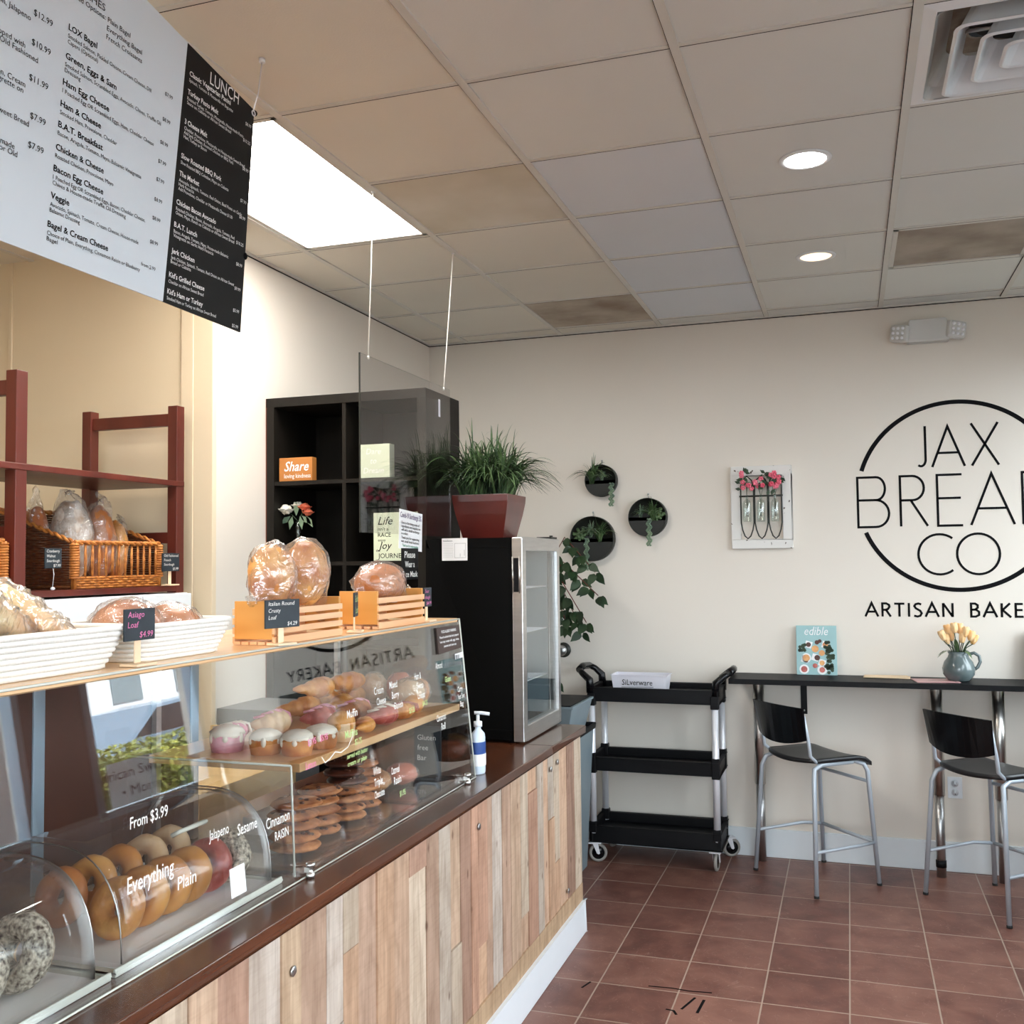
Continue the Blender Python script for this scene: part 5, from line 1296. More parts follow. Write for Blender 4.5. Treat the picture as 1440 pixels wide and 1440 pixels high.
def sheet(name, x, y0, y1, z0, z1, mm, label, items, ink='ink', rot=0, cat='sign'):
    t = thing(name, label, cat, (x, (y0+y1)/2, z0)); cy_ = (y0+y1)/2; T = Matrix.Translation((x, cy_, z0)) @ Matrix.Rotation(rot, 4, 'X')
    h = z1-z0; w = y1-y0
    obj('sheet', MB().box(-.0006, .0006, -w/2, w/2, 0, h, T), mm, t)
    fr = Frame(T @ V((.0006, -w/2, 0)), T.to_3x3() @ V((0,1,0)), T.to_3x3() @ V((0,0,1)))
    for (ink_, lst) in items:
        m = MB()
        for (s, a, b, sz, wd) in lst:
            if s == '#': m.add([fr.p(a, b, .0006), fr.p(a+wd, b, .0006), fr.p(a+wd, b+sz, .0006), fr.p(a, b+sz, .0006)], [(0,1,2,3)])
            else: text(m, fr, s, a, b, sz, 'LEFT', .01, wd, c=.0008)
        obj('lettering', m, ink_, t)
    return t
sheet('paper_notice', XS+.0045, -2.345, -2.125, 1.715, 1.868, 'paper', 'white paper notice with handwritten lines taped to the hanging shield', [('purple', [('Covid-19 Surcharge 5%', .008, .122, .030, .2)]), ('ink', [('Due to the rising costs of', .02, .098, .014, .17), ('ingredients and supplies we', .02, .084, .014, .18), ('will add a small surcharge', .02, .070, .014, .17), ('to orders', .02, .056, .014, .06), ('Thank you for supporting', .02, .040, .014, .17), ('our small local business', .02, .026, .014, .17)]), ('green', [('Thank you for understanding', .03, .010, .014, .15)])], rot=-.06)
sheet('face_mask_sign', XS+.0065, -2.325, -2.165, 1.600, 1.722, 'board_black', 'black sign with white words Please Wear a Face Mask', [('whitechalk', [('Please', .028, .085, .036, .10), ('Wear a', .032, .048, .034, .09), ('Face Mask', .010, .010, .032, .14)])])
o = thing('energy_label', 'white printed data sheet taped to the black side of the fridge', 'label', (-1.74, -1.936, 1.67))
XF0 = -1.795
fr = Frame((-1.83, -1.9365, 1.672), (1,0,0), (0,0,1)); m = MB().box(-1.83, -1.715, -1.9366, -1.9360, 1.672, 1.766); obj('sheet', m, 'paper', o)
m = MB(); text(m, fr, 'Installation', .006, .080, .010, 'LEFT')
for k in range(9): text(m, fr, 'xx xxxxx xxx xxxxx' if 0 else '- - -- --- -- ---', .006, .070-.007*k, .007, 'LEFT', 0, .045, c=.001)
ribbon(m, fr, [(.058, .012), (.058, .072), (.108, .072), (.108, .012)], .0008, closed=True); ribbon(m, fr, [(.083, .016), (.083, .030)], .001); ribbon(m, fr, [(.102, .020), (.102, .045)], .001)
obj('print', m, 'ink', o)

tag(obj('storage_box', MB().box(-2.705, -2.42, -2.27, -1.93, .0, 1.07), 'darkgreybox'), 'tall grey box standing on the floor left of the bookshelf', 'box')
t = thing('cardboard_box', 'tan cardboard box behind the counter seen through the case', 'box', (-2.45, -2.75, 0))
obj('box', MB().box(-2.66, -2.28, -2.98, -2.36, 0, .90), 'card', t, .002)
obj('flap', MB().box(-2.66, -2.28, -2.38, -2.365, .90, 1.02), 'card', t)
# ------------------------------------------------------------------ fridge
FX0, FX1, FY0, FY1, FZ0, FZ1 = -1.905, -1.475, -1.935, -1.375, .935, 1.765
t = thing('beverage_fridge', 'black mini beverage fridge with silver glass door on the counter end', 'fridge', ((FX0+FX1)/2, (FY0+FY1)/2, CT))
m = MB(); xf = FX1-.048
m.box(FX0, xf, FY0, FY0+.03, FZ0, FZ1-.002); m.box(FX0, xf, FY1-.03, FY1, FZ0, FZ1-.002); m.box(FX0, FX0+.03, FY0, FY1, FZ0, FZ1-.002); m.box(FX0, xf, FY0, FY1, FZ0, FZ0+.04); m.box(FX0, xf, FY0, FY1, FZ1-.042, FZ1-.002)
obj('cabinet', m, 'fridgeblack', t, .002)
m = MB(); m.box(FX0+.031, FX0+.036, FY0+.03, FY1-.03, FZ0+.04, FZ1-.04); m.box(FX0+.031, xf-.002, FY0+.0305, FY0+.034, FZ0+.04, FZ1-.042); m.box(FX0+.031, xf-.002, FY1-.034, FY1-.0305, FZ0+.04, FZ1-.042)
obj('interior_lining', m, 'greyplastic', t)
for z in (1.15, 1.36, 1.55):
    m = MB()
    for k in range(12): m.tube([(FX0+.045, FY0+.045+k*.043, z), (xf-.01, FY0+.045+k*.043, z)], .002, 5)
    m.tube([(xf-.01, FY0+.035, z), (xf-.01, FY1-.035, z)], .003, 6); obj('wire_shelf', m, 'alu', t)
m = MB(); b = .050
m.box(xf+.003, FX1, FY0, FY0+b, FZ0-.006, FZ1); m.box(xf+.003, FX1, FY1-.035, FY1, FZ0-.006, FZ1); m.box(xf+.003, FX1, FY0+b, FY1-.035, FZ0-.006, FZ0+.055); m.box(xf+.003, FX1, FY0+b, FY1-.035, FZ1-.055, FZ1)
d = obj('door_frame', m, 'steel', t, .003)
obj('door_glass', MB().box(FX1-.014, FX1-.009, FY0+b-.002, FY1-.033, FZ0+.053, FZ1-.053), 'windowglass', d)
m = MB(); m.box(xf+.010, xf+.032, FY0-.0015, FY0+.001, 1.54, 1.68); obj('handle_recess', m, 'black', d, .004)
m = MB(); m.tube([(xf+.006, FY0-.003, 1.535), (xf+.036, FY0-.003, 1.535), (xf+.036, FY0-.003, 1.685), (xf+.006, FY0-.003, 1.685)], .0022, 6, closed=True); obj('handle_trim', m, 'chrome', d)
for (x, y) in ((FX0+.04, FY0+.04), (xf-.02, FY0+.05), (FX0+.04, FY1-.04), (xf-.02, FY1-.03)): obj('foot', MB().cyl((x, y, CT+.0005), (x, y, FZ0), .014, 14), 'black', t)
m = MB(); m.box(FX1-.075, FX1-.005, FY1-.11, FY1-.02, FZ1, FZ1+.010); m.cyl((FX1-.03, FY1-.03, FZ1), (FX1-.03, FY1-.03, FZ1+.018), .008); obj('hinge_cover', m, 'darkmetal', t)

# bottles/containers low inside fridge
# plant pot on fridge
t = thing('tapered_planter', 'square tapered oxblood red planter standing on the fridge', 'planter', (-1.725, -1.62, FZ1))
px_, py_ = -1.730, -1.615
m = MB(); prof = [(0, .094), (.05, .105), (.11, .119), (.165, .129), (.196, .131)]
rows = []
for (z, h) in prof: rows.append([V((px_+sx*h, py_+sy*h, FZ1+.0005+z)) for (sx, sy) in ((-1,-1),(1,-1),(1,1),(-1,1))])
inner = [V((px_+sx*.120, py_+sy*.120, FZ1+.196)) for (sx, sy) in ((-1,-1),(1,-1),(1,1),(-1,1))]; soil = [V((px_+sx*.112, py_+sy*.112, FZ1+.165)) for (sx, sy) in ((-1,-1),(1,-1),(1,1),(-1,1))]
rows += [inner, soil]; vs = [v for r_ in rows for v in r_]
m.add(vs, [(j*4+k, j*4+(k+1) % 4, (j+1)*4+(k+1) % 4, (j+1)*4+k) for j in range(len(rows)-1) for k in range(4)]+[(0,3,2,1)])
obj('pot', m, 'redpot', t, .003)
obj('soil', MB().box(px_-.112, px_+.112, py_-.112, py_+.112, FZ1+.155, FZ1+.167), 'darkmetal', t)
t = thing('grass_plant', 'bushy artificial grass plant growing from the red planter', 'plant', (px_, py_, FZ1+.165))
m = MB(); bush(m, (px_, py_, FZ1+.165), 430, .41, .33, .0085, 3, .095); obj('light_blades', m, 'grass', t)
m = MB(); bush(m, (px_, py_, FZ1+.165), 330, .36, .35, .007, 4, .10); obj('dark_blades', m, 'darkgrass', t)

# hand sanitizer
t = thing('hand_sanitizer', 'clear hand sanitizer pump bottle at the end of the glass case', 'bottle', (-1.475, -2.50, CT))
sx_, sy_ = -1.462, -2.505
obj('bottle', MB().lathe([(.0001, .0005), (.030, .0005), (.033, .006), (.033, .125), (.030, .14), (.014, .155), (.013, .165), (.0001, .165)], (sx_, sy_, CT), 28, sx=.75), 'liquid', t)
m = MB(); m.lathe([(.034, .055), (.0342, .056), (.0342, .112), (.034, .113)], (sx_, sy_, CT), 28, sx=.76); o_ = obj('label_band', m, 'blue', t)
m = MB(); m.lathe([(.0346, .030), (.0347, .031), (.0347, .070), (.0346, .071)], (sx_, sy_, CT), 28, sx=.76); obj('label_lower', m, 'paper', t)
m = MB(); m.lathe([(.015, .164), (.015, .182), (.006, .184), (.006, .205), (.0001, .205)], (sx_, sy_, CT), 16); m.tube([(sx_-.012, sy_-.004, CT+.212), (sx_+.010, sy_+.004, CT+.212), (sx_+.040, sy_+.010, CT+.208)], .006, 8); obj('pump', m, 'white', t)

# ================================================================== MENU BOARD
e2 = V((.045, 0, .605)).normalized()
t = thing('menu_board', 'large white and black printed menu board hanging from the ceiling', 'menu', (-1.72, -4.2, 2.6))
def bp_(y, z, c=0): 
    k = (z-2.293)/e2.z; return V((-1.745, y, 2.293))+e2*k+V((e2.z, 0, -e2.x))*c
def slab4(pts, mm, name):
    m = MB(); n = len(pts); m.add([bp_(y, z, 0) for y, z in pts]+[bp_(y, z, -.005) for y, z in pts], [tuple(range(n)), tuple(range(2*n-1, n-1, -1))]+[(i, (i+1) % n, n+(i+1) % n, n+i) for i in range(n)]); obj(name, m, mm, t)
slab4([(-5.3, 2.300), (-3.872, 2.298), (-3.846, 2.938), (-4.0, 2.962), (-4.45, 3.02), (-5.3, 3.03)], 'board_white', 'white_panel')
slab4([(-3.872, 2.298), (-3.548, 2.293), (-3.552, 2.897), (-3.846, 2.938)], 'board_black', 'black_panel')
BFm = Frame(bp_(0, 2.293), (0,1,0), e2)
def bt_(m, s, y, z, size, width=None, align='LEFT', bold=0.):
    text(m, BFm, s, y, (z-2.293)/e2.z, size, align, bold, width, c=.001)
hd = MB(); ds = MB()
H = [('LOX Bagel', 2.779, .083, [('Smoked Salmon, Pickled Onions, Cream Cheese, Dill', .262), ('Capers (Optional)', .088)], '$7.99'),
     ('Green, Eggs & Sam', 2.718, .152, [('Smoked Salmon, Scrambled Eggs, Avocado, Chives, Truffle Oil', .305), ('Dressing', .045)], '$8.99'),
     ('Ham Egg Cheese', 2.662, .137, [('1 Poached Egg OR Scrambled Eggs, Ham, Cheddar Cheese', .288)], '$8.99'),
     ('Ham & Cheese', 2.616, .118, [('Smoked Ham, Provolone, Cheddar', .17)], '$7.99'),
     ('B.A.T. Breakfast', 2.572, .13, [('Bacon, Arugula, Tomato, Mayo, Balsamic Vinaigrette', .257)], '$7.99'),
     ('Chicken & Cheese', 2.524, .14, [('Roasted Chicken, Provolone, Mayo', .172)], '$8.99'),
     ('Bacon Egg Cheese', 2.479, .145, [('1 Poached Egg OR Scrambled Eggs, Bacon, Cheddar Cheese,', .285), ('Chives & House-made Truffle Oil Dressing', .22)], '$8.99'),
     ('Veggie', 2.422, .052, [('Avocado, Spinach, Tomato, Cream Cheese, House-made', .27), ('Balsamic Dressing', .085)], '$8.99'),
     ('Bagel & Cream Cheese', 2.362, .177, [('Choice of Plain, Everything, Cinnamon Raisin or Blueberry', .284), ('Bagel', .03)], 'from 2.99')]
for (h_, z, w_, dl, pr) in H:
    hd = MB(); ds = MB(); y = -4.226-.019*(2.779-z)/.417; bt_(hd, h_, y, z, .0185, w_, 'LEFT', .018)
    for k, (s, w2) in enumerate(dl): bt_(ds, s, y, z-.0165-.012*k, .0128, w2)
    pm = MB(); bt_(pm, pr, -3.888-.02*(2.78-z)/.42, z-.001, .0128, None, 'RIGHT')
    obj('item_heading', hd, 'ink', t); obj('item_description', ds, 'ink', t); obj('item_price', pm, 'ink', t)
hd = MB(); ds = MB()
bt_(hd, 'SANDWICHES', -4.127, 2.868, .022, .16, 'RIGHT', 0); bt_(ds, 'Bread Options: Plain Bagel', -4.045, 2.851, .016, .185, 'RIGHT'); bt_(ds, 'Everything Bagel', -4.118, 2.832, .016, .114); bt_(ds, 'French Croissants', -4.118, 2.813, .016, .116)
for (s, z) in (('$12.99', 2.762), ('$10.99', 2.703), ('$11.99', 2.632), ('$7.99', 2.559), ('$7.99', 2.501)): pm = MB(); bt_(pm, s, -4.266-(.003), z, .0185, None, 'RIGHT'); obj('item_price', pm, 'ink', t)
for (s, y, z) in (('Onion, Jalapeno', -4.325, 2.746), ('topped with', -4.334, 2.687), ('Roasted Old Fashioned', -4.30, 2.673), ('Onion, Cream', -4.327, 2.612), ('Vinaigrette on', -4.331, 2.599), ('on Sweet Bread', -4.311, 2.540), ('House-made', -4.342, 2.483), ('Bread or Old', -4.334, 2.470)): pm = MB(); bt_(pm, s, y, z, .0165, None, 'RIGHT'); obj('item_description', pm, 'ink', t)
obj('section_heading', hd, 'ink', t); obj('item_description', ds, 'ink', t)
hw = MB(); bt_(hw, 'LUNCH', -3.751, 2.880, .045, .125, 'LEFT', 0); obj('section_heading', hw, 'inkw', t)
B = [('Classic Vegetarian Panini', 2.864, .172, ['Spinach, Tomato & Mozzarella on Baguette'], '$8.99'), ('Turkey Pesto Melt', 2.818, .125, ['Roasted Turkey, Tomato, Mozzarella, House-made Pesto', 'Sauce on Ciabatta or African Sweet Bread'], '$10.25'),
     ('3 Cheese Melt', 2.743, .09, ['Cheddar, Provolone, Mozzarella on House-made Sweet Bread', 'Add Jerk Chicken, Roasted Chicken or BBQ Pork', 'Ham, Turkey or Bacon'], '$8.99'), ('Slow Roasted BBQ Pork', 2.657, .165, ['Slow Roasted BBQ Coleslaw, Mayo on Ciabatta'], '$7.99'),
     ('The Market', 2.613, .078, ['Avocado, Spinach, Tomato, Red Onion, Basil Pesto on Garlic', 'Herb Focaccia', 'Add Provolone, Cheddar or Mozzarella Cheese $1.00'], '$8.99'), ('Chicken Bacon Avocado', 2.542, .16, ['Roasted Chicken, Bacon, Avocado, Arugula, Tomato, Red', 'Onion, Mayo, Ranch on Ciabatta or African Sweet Bread'], '$10.25'),
     ('B.A.T. Lunch', 2.486, .09, ['Bacon, Arugula, Tomato, Mayo, House-made Balsamic', 'Vinaigrette on Garlic Herb Focaccia'], '$8.99'), ('Jerk Chicken', 2.421, .09, ['Jerk Chicken, Spinach, Tomato, Red Onion on African Sweet', 'Bread or Ciabatta'], '$9.99'),
     ("Kid's Grilled Cheese", 2.362, .14, ['Cheddar on African Sweet Bread'], '$5.99'), ("Kid's Ham or Turkey", 2.321, .14, ['Smoked Ham or Turkey on African Sweet Bread'], '$5.99')]
for (h_, z, w_, dl, pr) in B:
    hw = MB(); dw = MB(); y = -3.832-.028*(2.864-z)/.545; bt_(hw, h_, y, z, .0175, w_, 'LEFT', .018)
    for k, s in enumerate(dl): bt_(dw, s, y, z-.0145-.0105*k, .0118, len(s)*.0046)
    pm = MB(); bt_(pm, pr, -3.562, z-.022, .0125, None, 'RIGHT')
    obj('item_heading', hw, 'inkw', t); obj('item_description', dw, 'inkw', t); obj('item_price', pm, 'inkw', t)
m = MB(); m.tube([bp_(-3.56, 2.89, .002), (-1.695, -3.54, 2.95), (-1.69, -3.53, HC-.01)], .0018, 5); m.torus(bp_(-3.56, 2.885, .004), .007, .0018, Matrix.Rotation(PI/2, 4, 'Y'), 14, 6); m.tube([(-1.69, -3.53, HC-.012), (-1.69, -3.53, HC-.001)], .009, 8); obj('hanging_hook', m, 'alu', t)
m = MB(); m.ell(bp_(-3.548, 2.50, -.002), (.006, .01, .01), 10, 8); m.ell(bp_(-3.548, 2.89, 0), (.006, .008, .008), 10, 8); obj('rivet', m, 'ink', t)

# ================================================================== RACK + WHITE CABINET
RX0, RX1 = -3.25, -2.775; RZ0 = 1.556
t = thing('bread_rack', 'dark red-brown wooden bread rack standing on the white cabinet', 'shelf unit', (-3.0, -3.2, RZ0))
for y in (-2.425, -3.255, -4.085):
    for x in (RX0, RX1-.045):
        obj('post', MB().box(x, x+.045, y-.024, y+.024, RZ0, 2.315), 'mahogany', t, .002)
    obj('top_rail', MB().box(RX0+.045, RX1-.045, y-.014, y+.014, 2.235, 2.285), 'mahogany', t, .002)
    obj('side_rail', MB().box(RX0+.045, RX1-.045, y-.014, y+.014, 1.755, 1.80), 'mahogany', t, .002)
for z in (1.985, RZ0+.006):
    m = MB(); m.box(RX0+.047, RX1+.002 if z > 1.9 else RX1-.047+.045, -4.06, -2.402 if z < 1.9 else -2.402, z, z+.022)
    obj('shelf', m, 'mahogany', t, .002)
t = thing('white_cabinet', 'white two-door cabinet under the bread rack', 'cabinet', (-3.05, -3.2, 0))
CX = -2.745
obj('body', MB().box(-3.32, CX-.022, -4.12, -2.385, 0, RZ0-.002), 'white', t, .003)
ysd = [-2.388, -2.685, -3.25, -3.69, -4.115]
for k in range(4):
    d = obj('door', MB().box(CX-.020, CX, ysd[k+1]+.003, ysd[k]-.003, .08, RZ0-.004), 'white', t, .003)

def wicker_basket(y0, y1, label):
    z0 = RZ0+.029; xf_, xb_ = -2.80, -3.15; zf, zb_ = z0+.165, z0+.29
    t = thing('wicker_basket', label, 'basket', ((xf_+xb_)/2, (y0+y1)/2, z0))
    # woven sides and back
    def wv(p0, p1, zlow, top0, top1, n, side, mname, nm_):
        m = MB(); p0 = V(p0); p1 = V(p1); ln = (p1-p0).length; d = (p1-p0)/ln; nr = V((-d.y, d.x, 0))
        rows = int((max(top0, top1)-zlow)/.0088)
        for r_ in range(rows):
            z = zlow+.0045+r_*.0088; q0, q1 = 0., 1.
            if top0 != top1:
                qq = (z-top0)/(top1-top0) if top1 != top0 else 0
                if top1 > top0 and z > top0: q0 = min(1, max(0, qq))
                if top0 > top1 and z > top1: q1 = max(0, min(1, (z-top0)/(top1-top0)))
            if q1-q0 < .06: continue
            st_n = max(3, int(ln*(q1-q0)/.0125)); pts = []
            for s in range(st_n+1):
                q = q0+(q1-q0)*s/st_n; ph = PI*(q*ln/.025)+PI*(r_ % 2); pts.append(p0+d*(q*ln)+nr*(.0038*math.sin(ph))+V((0,0,z)))
            m.tube(pts, .0044, 5)
        obj(nm_, m, mname, t)
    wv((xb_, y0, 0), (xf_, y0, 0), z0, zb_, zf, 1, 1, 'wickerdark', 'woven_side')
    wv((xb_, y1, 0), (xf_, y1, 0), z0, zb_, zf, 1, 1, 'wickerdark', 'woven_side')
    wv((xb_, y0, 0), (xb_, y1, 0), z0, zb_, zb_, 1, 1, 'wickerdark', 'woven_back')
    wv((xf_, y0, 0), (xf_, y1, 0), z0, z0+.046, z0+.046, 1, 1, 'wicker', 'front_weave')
    m = MB(); n = 13
    for k in range(n):
        y = y0+.02+(y1-y0-.04)*k/(n-1)
        for o_ in (-.004, .004): m.tube([(xf_, y+o_*.4, z0+.04), (xf_, y+o_, z0+.10), (xf_, y+o_*.4, zf)], .0030, 5)
    for y in (y0, y1):
        for k in range(10): m.tube([(xf_+.006*math.cos(k*2), y+.008*math.sin(k*2), z0), (xf_+.006*math.cos(k*2+1), y+.008*math.sin(k*2+1), zf)], .004, 5)
        for k in range(14): 
            z = z0+.04+k*.009; m.torus((xf_, y, z), .013, .0045, None, 10, 5)
    obj('front_spindles', m, 'wicker', t)
    m = MB(); loop = [V((xf_, y0, zf)), V((xf_, y1, zf)), V((xb_, y1, zb_)), V((xb_, y0, zb_))]
    for s in range(4):
        a, b_ = loop[s], loop[(s+1) % 4]; L_ = (b_-a).length; nn_ = max(4, int(L_/.012)); dd = (b_-a).normalized(); o1 = V((0,0,1)); o2 = dd.cross(o1).normalized()
        for ph in (0, PI):
            m.tube([a+dd*(L_*q/nn_)+(o1*math.cos(q*1.1+ph)+o2*math.sin(q*1.1+ph))*.005 for q in range(nn_+1)], .0058, 6)
    obj('rim', m, 'wicker', t)
    obj('bottom', MB().box(xb_+.006, xf_-.006, y0+.006, y1-.006, z0, z0+.008), 'wicker', t)
    return t
wicker_basket(-2.985, -2.525, 'honey wicker basket with open spindled front holding bagged bread')
wicker_basket(-3.72, -3.30, 'dark wicker basket at the left edge behind the rack post')
zb2 = RZ0+.040
bagged('bagged_loaf', 'bagged flour-dusted bread, leftmost in the wicker basket', (-2.965, -2.82, zb2+.17), (.07, .078, .150), 21, 'flour', (0, -.01, .04), .2, 'bagwhite')
bagged('bagged_loaf', 'bagged grey-brown bread, middle of the wicker basket', (-2.965, -2.675, zb2+.16), (.065, .062, .145), 22, 'crustdark', (0, .01, .03), .2, 'bagwhite')
bagged('bagged_loaf', 'small bagged golden roll, rightmost in the wicker basket', (-2.965, -2.575, zb2+.135), (.05, .040, .115), 23, 'bagel', (0, .015, .02), .16)
bagged('bagged_loaf', 'dark bagged bread at the back left of the wicker basket', (-3.05, -2.905, zb2+.15), (.055, .05, .14), 24, 'crustdark', (0, 0, .05), .25)
chalk((-2.772, -3.115, 1.660), .075, .068, ['Cranberry', 'Walnut', 'Sourdough', '$7.99'], 'whitechalk', 'chalk sign on a wire stand left of the wicker basket', base=RZ0+.029, wire=True)
chalk((-2.760+.0, -2.505, 1.642), .105, .072, ['Old Fashioned', 'French', 'Sourdough', '$5.99'], 'whitechalk', 'chalk sign on a wooden stand right of the wicker basket', base=RZ0+.029)

# residue on the floor
ff = Frame((0,0,.0006), (1,0,0), (0,1,0))
for lb, ln_ in (('long wavy black adhesive line along a grout joint on the floor', [([(-.99,-1.893),(-.90,-1.886),(-.83,-1.893),(-.745,-1.884)], .008)]), ('right one of two parallel black strokes on the floor tile', [([(-.765,-1.955),(-.775,-2.075)], .011)]), ('left one of two parallel black strokes on the floor tile', [([(-.80,-1.945),(-.835,-2.06)], .010)]),
                ('small hooked black mark left of the parallel strokes on the floor', [([(-.89,-2.075),(-.86,-2.08),(-.845,-2.11)], .010)]), ('short black mark on the floor tile nearest the counter', [([(-1.215,-1.92),(-1.235,-1.985)], .009)])):
    m = MB(); [ribbon(m, ff, p_, w_, .0) for p_, w_ in ln_]
    tag(obj('tape_residue', m, 'ink'), lb, 'floor mark')

# ================================================================== OUTSIDE (seen reflected in the glass)
struct('ground', MB().box(-30, 60, -40, 60, -.22, -.12), 'asphalt')
m = MB(); r = random.Random(3)
def hedge(y0, y1, label):
    m = MB(); r = random.Random(int(y0*10))
    m.box(3.55, 4.15, y0+.05, y1-.05, -.12, .98)
    for k in range(int((y1-y0)*2600)):
        p = V((r.uniform(3.42, 4.2), r.uniform(y0, y1), r.uniform(-.05, 1.08))); 
        if 3.6 < p.x < 4.1 and p.z < .96: p.x = 3.5+r.uniform(-.06, .06)
        a = V((r.uniform(-1,1), r.uniform(-1,1), r.uniform(-1,1))).normalized()*.035; b = a.cross(V((r.uniform(-1,1), r.uniform(-1,1), 1))).normalized()*.018
        m.add([p-a, p+b, p+a, p-b], [(0,1,2,3)])
    tag(obj('hedge', m, 'hedge'), label, 'hedge')
hedge(-1.2, 5.6, 'clipped green hedge outside the storefront window')
t = thing('parked_car', 'silver blue parked car beyond the hedge outside', 'car', (8.0, 7.0, -.12))
cp = [(-2.2, .25), (-2.2, .62), (-1.95, .78), (-1.2, .88), (-.55, 1.30), (.75, 1.34), (1.55, .95), (2.15, .85), (2.25, .55), (2.2, .25)]
obj('body', MB().prism([(a+7.2, z) for a, z in [(p[0], p[1]*1.14-.10) for p in cp]], 7.2, 8.9, 'x'), 'carpaint', t, .06)
obj('side_windows', MB().prism([(7.2-1.05, .96), (7.2-.5, 1.32), (7.2+.7, 1.36), (7.2+1.3, .98)], 7.19, 7.2, 'x'), 'blackgloss', t)
for y in (5.8, 8.6): obj('wheel', MB().lathe([(.0001, 0), (.2, 0), (.32, .02), (.32, .2), (.0001, .2)], (7.18, y, .2), 24, Matrix.Rotation(PI/2, 4, 'Y')), 'rubber', t)
t = thing('building', 'white building across the street outside', 'building', (20, 14, -.12))
obj('facade', MB().box(20, 28, -6, 40, -.12, 8), 'white', t)
for k in range(11):
    for z in (1.6, 4.6): obj('window', MB().box(19.95, 20.0, 1.5+k*3.2, 2.9+k*3.2, z, z+1.1), 'greyplastic', t)
tag(obj('low_wall', MB().box(14.0, 14.3, -4, 30, -.12, .75), 'redice'), 'low reddish wall across the street outside', 'wall')
t = thing('street_tree', 'small dark tree across the street outside', 'tree', (13, 9, -.12))
obj('trunk', MB().tube([(13, 9, -.12), (13.05, 9.05, 1.2), (13, 9, 2.4)], .06, 8), 'mahogany', t)
m = MB(); r = random.Random(9)
for k in range(900):
    d = V((r.gauss(0,1), r.gauss(0,1), r.gauss(0,.55))).normalized()*r.uniform(.3, 1.0); p = V((13, 9, 2.5))+V((d.x*.9, d.y*1.1, d.z*.7)); a = V((r.uniform(-1,1), r.uniform(-1,1), r.uniform(-1,1))).normalized()*.09; b = a.cross(V((0,.3,1))).normalized()*.05
    m.add([p-a, p+b, p+a, p-b], [(0,1,2,3)])
obj('crown', m, 'leaf', t)
# window decals and posters
def paper_tl():
    m, t_, out = nt('poster_paper_translucent'); d = t_.nodes.new('ShaderNodeBsdfDiffuse'); d.inputs[0].default_value = (.8,.8,.8,1)
    tl = t_.nodes.new('ShaderNodeBsdfTranslucent'); tl.inputs[0].default_value = (.7,.7,.7,1); mx = t_.nodes.new('ShaderNodeMixShader'); mx.inputs[0].default_value = .5
    t_.links.new(d.outputs[0], mx.inputs[1]); t_.links.new(tl.outputs[0], mx.inputs[2]); t_.links.new(mx.outputs[0], out.inputs[0]); return m
PT = paper_tl()
t = thing('window_decal', 'black window lettering African Sweet and Morning on storefront glass', 'sign', (XR, -.6, .85))
wf = Frame((XR+.010, 0, 0), (0,1,0), (0,0,1)); wf.n = V((-1,0,0))
for (s_, a, b, sz, wd, nm_) in (('African Sweet', -1.13, 1.0, .085, .66, 'upper_word'), ('• Morning', -.92, .89, .085, .46, 'lower_word')):
    m = MB(); text(m, wf, s_, a, b, sz, 'LEFT', 0, wd); obj(nm_, m, 'ink', t)
t = thing('window_decal', 'black letters S, ugh and 65 on the second storefront pane', 'sign', (XR, -1.9, 1.0))
for (s_, a, b, sz, nm_) in (('S', -1.93, 1.13, .19, 'upper_word'), ('ugh', -2.0, 1.0, .10, 'middle_word'), ('65', -1.95, .90, .07, 'lower_word')):
    m = MB(); text(m, wf, s_, a, b, sz, 'LEFT', .005); obj(nm_, m, 'ink', t)
tag(obj('window_poster', MB().box(XR+.013, XR+.0136, -1.02, -.60, .845, 1.10), PT), 'white poster taped inside the storefront window', 'poster')
tag(obj('window_poster', MB().box(XR+.013, XR+.0136, -2.6, -1.72, .845, 1.55), PT), 'wide pale poster inside the second storefront pane', 'poster')
tag(obj('traffic_cone', MB().lathe([(.0001, 0), (.17, 0), (.17, .03), (.12, .03), (.03, .62), (.0001, .64)], (2.6, -.2+.9, -.12), 20), 'orange'), 'orange traffic cone outside the window', 'cone')

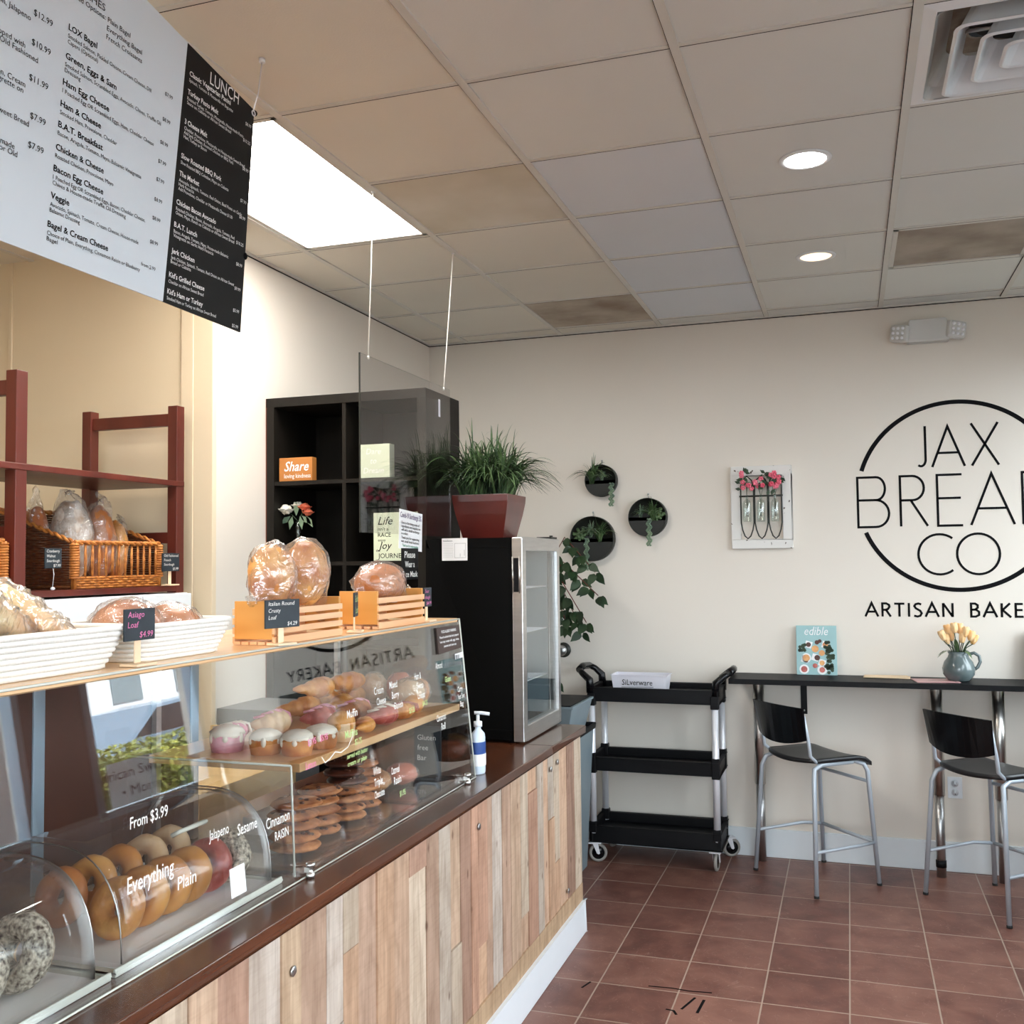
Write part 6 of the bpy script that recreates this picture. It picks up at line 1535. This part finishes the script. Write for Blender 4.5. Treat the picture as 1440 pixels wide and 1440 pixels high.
# ================================================================== LIGHT
w = bpy.data.worlds.new('sky'); S.world = w; w.use_nodes = True
nt_ = w.node_tree; nt_.nodes.clear(); bg = nt_.nodes.new('ShaderNodeBackground'); ow = nt_.nodes.new('ShaderNodeOutputWorld')
bg.inputs[0].default_value = (.86, .93, 1.0, 1); bg.inputs[1].default_value = 8.0; nt_.links.new(bg.outputs[0], ow.inputs[0])
sun = bpy.data.lights.new('sun', 'SUN'); sun.energy = 12; sun.color = (1, .95, .88); sun.angle = .02
so = bpy.data.objects.new('sun', sun); C.objects.link(so); so.location = (-10, -5, 20); so.rotation_euler = V((.75, .45, -.62)).to_track_quat('-Z', 'Y').to_euler()
def portal(loc, sx, sy, rot):
    l = bpy.data.lights.new('window_portal', 'AREA'); l.shape = 'RECTANGLE'; l.size = sx; l.size_y = sy; l.cycles.is_portal = True
    o = bpy.data.objects.new('window_portal', l); C.objects.link(o); o.location = loc; o.rotation_euler = rot
for (a, b) in yw: portal((XR+.10, (a+b)/2, 1.775), 1.95, b-a, (0, PI/2, 0))
portal((-.05, YF-.1, 1.6), 2.3, 2.2, (PI/2, 0, 0))
# warm lamp in the alcove
t = thing('alcove_lamp', 'warm round ceiling lamp over the bread rack, out of view', 'ceiling light', (-3.3, -4.6, HC))
obj('lamp', MB().lathe([(.0001, HC-.05), (.16, HC-.05), (.18, HC-.02), (.18, HC-.004)], (-3.4, -4.6, 0), 28), emis('alcove_lamp_lit', (1, .80, .52), 14), t)

# ================================================================== CAMERA
cam = bpy.data.cameras.new('camera'); co = bpy.data.objects.new('camera', cam); C.objects.link(co)
f_ = V((-0.31698501, 0.94716499, 0.04897953)); r_ = V((0.94806812, 0.31786861, -0.0112421)); u_ = V((0.02621718, -0.04287235, 0.99873651))
mt = Matrix.Identity(4)
for i in range(3): mt[i][0] = r_[i]; mt[i][1] = u_[i]; mt[i][2] = -f_[i]
mt[0][3], mt[1][3], mt[2][3] = -0.20190301, -5.86354473, 1.6666023
co.matrix_world = mt
cam.sensor_width = 36; cam.sensor_fit = 'HORIZONTAL'; cam.lens = 1411.74/1440*36; cam.clip_start = .02; cam.clip_end = 200
S.camera = co
S.view_settings.view_transform = 'Standard'; S.view_settings.look = 'None'; S.view_settings.gamma = 1; S.view_settings.exposure = 0.54
S.view_settings.use_curve_mapping = False
S.cycles.max_bounces = 10; S.cycles.transparent_max_bounces = 24; S.cycles.caustics_reflective = False; S.cycles.caustics_refractive = False
S.cycles.sample_clamp_indirect = 6
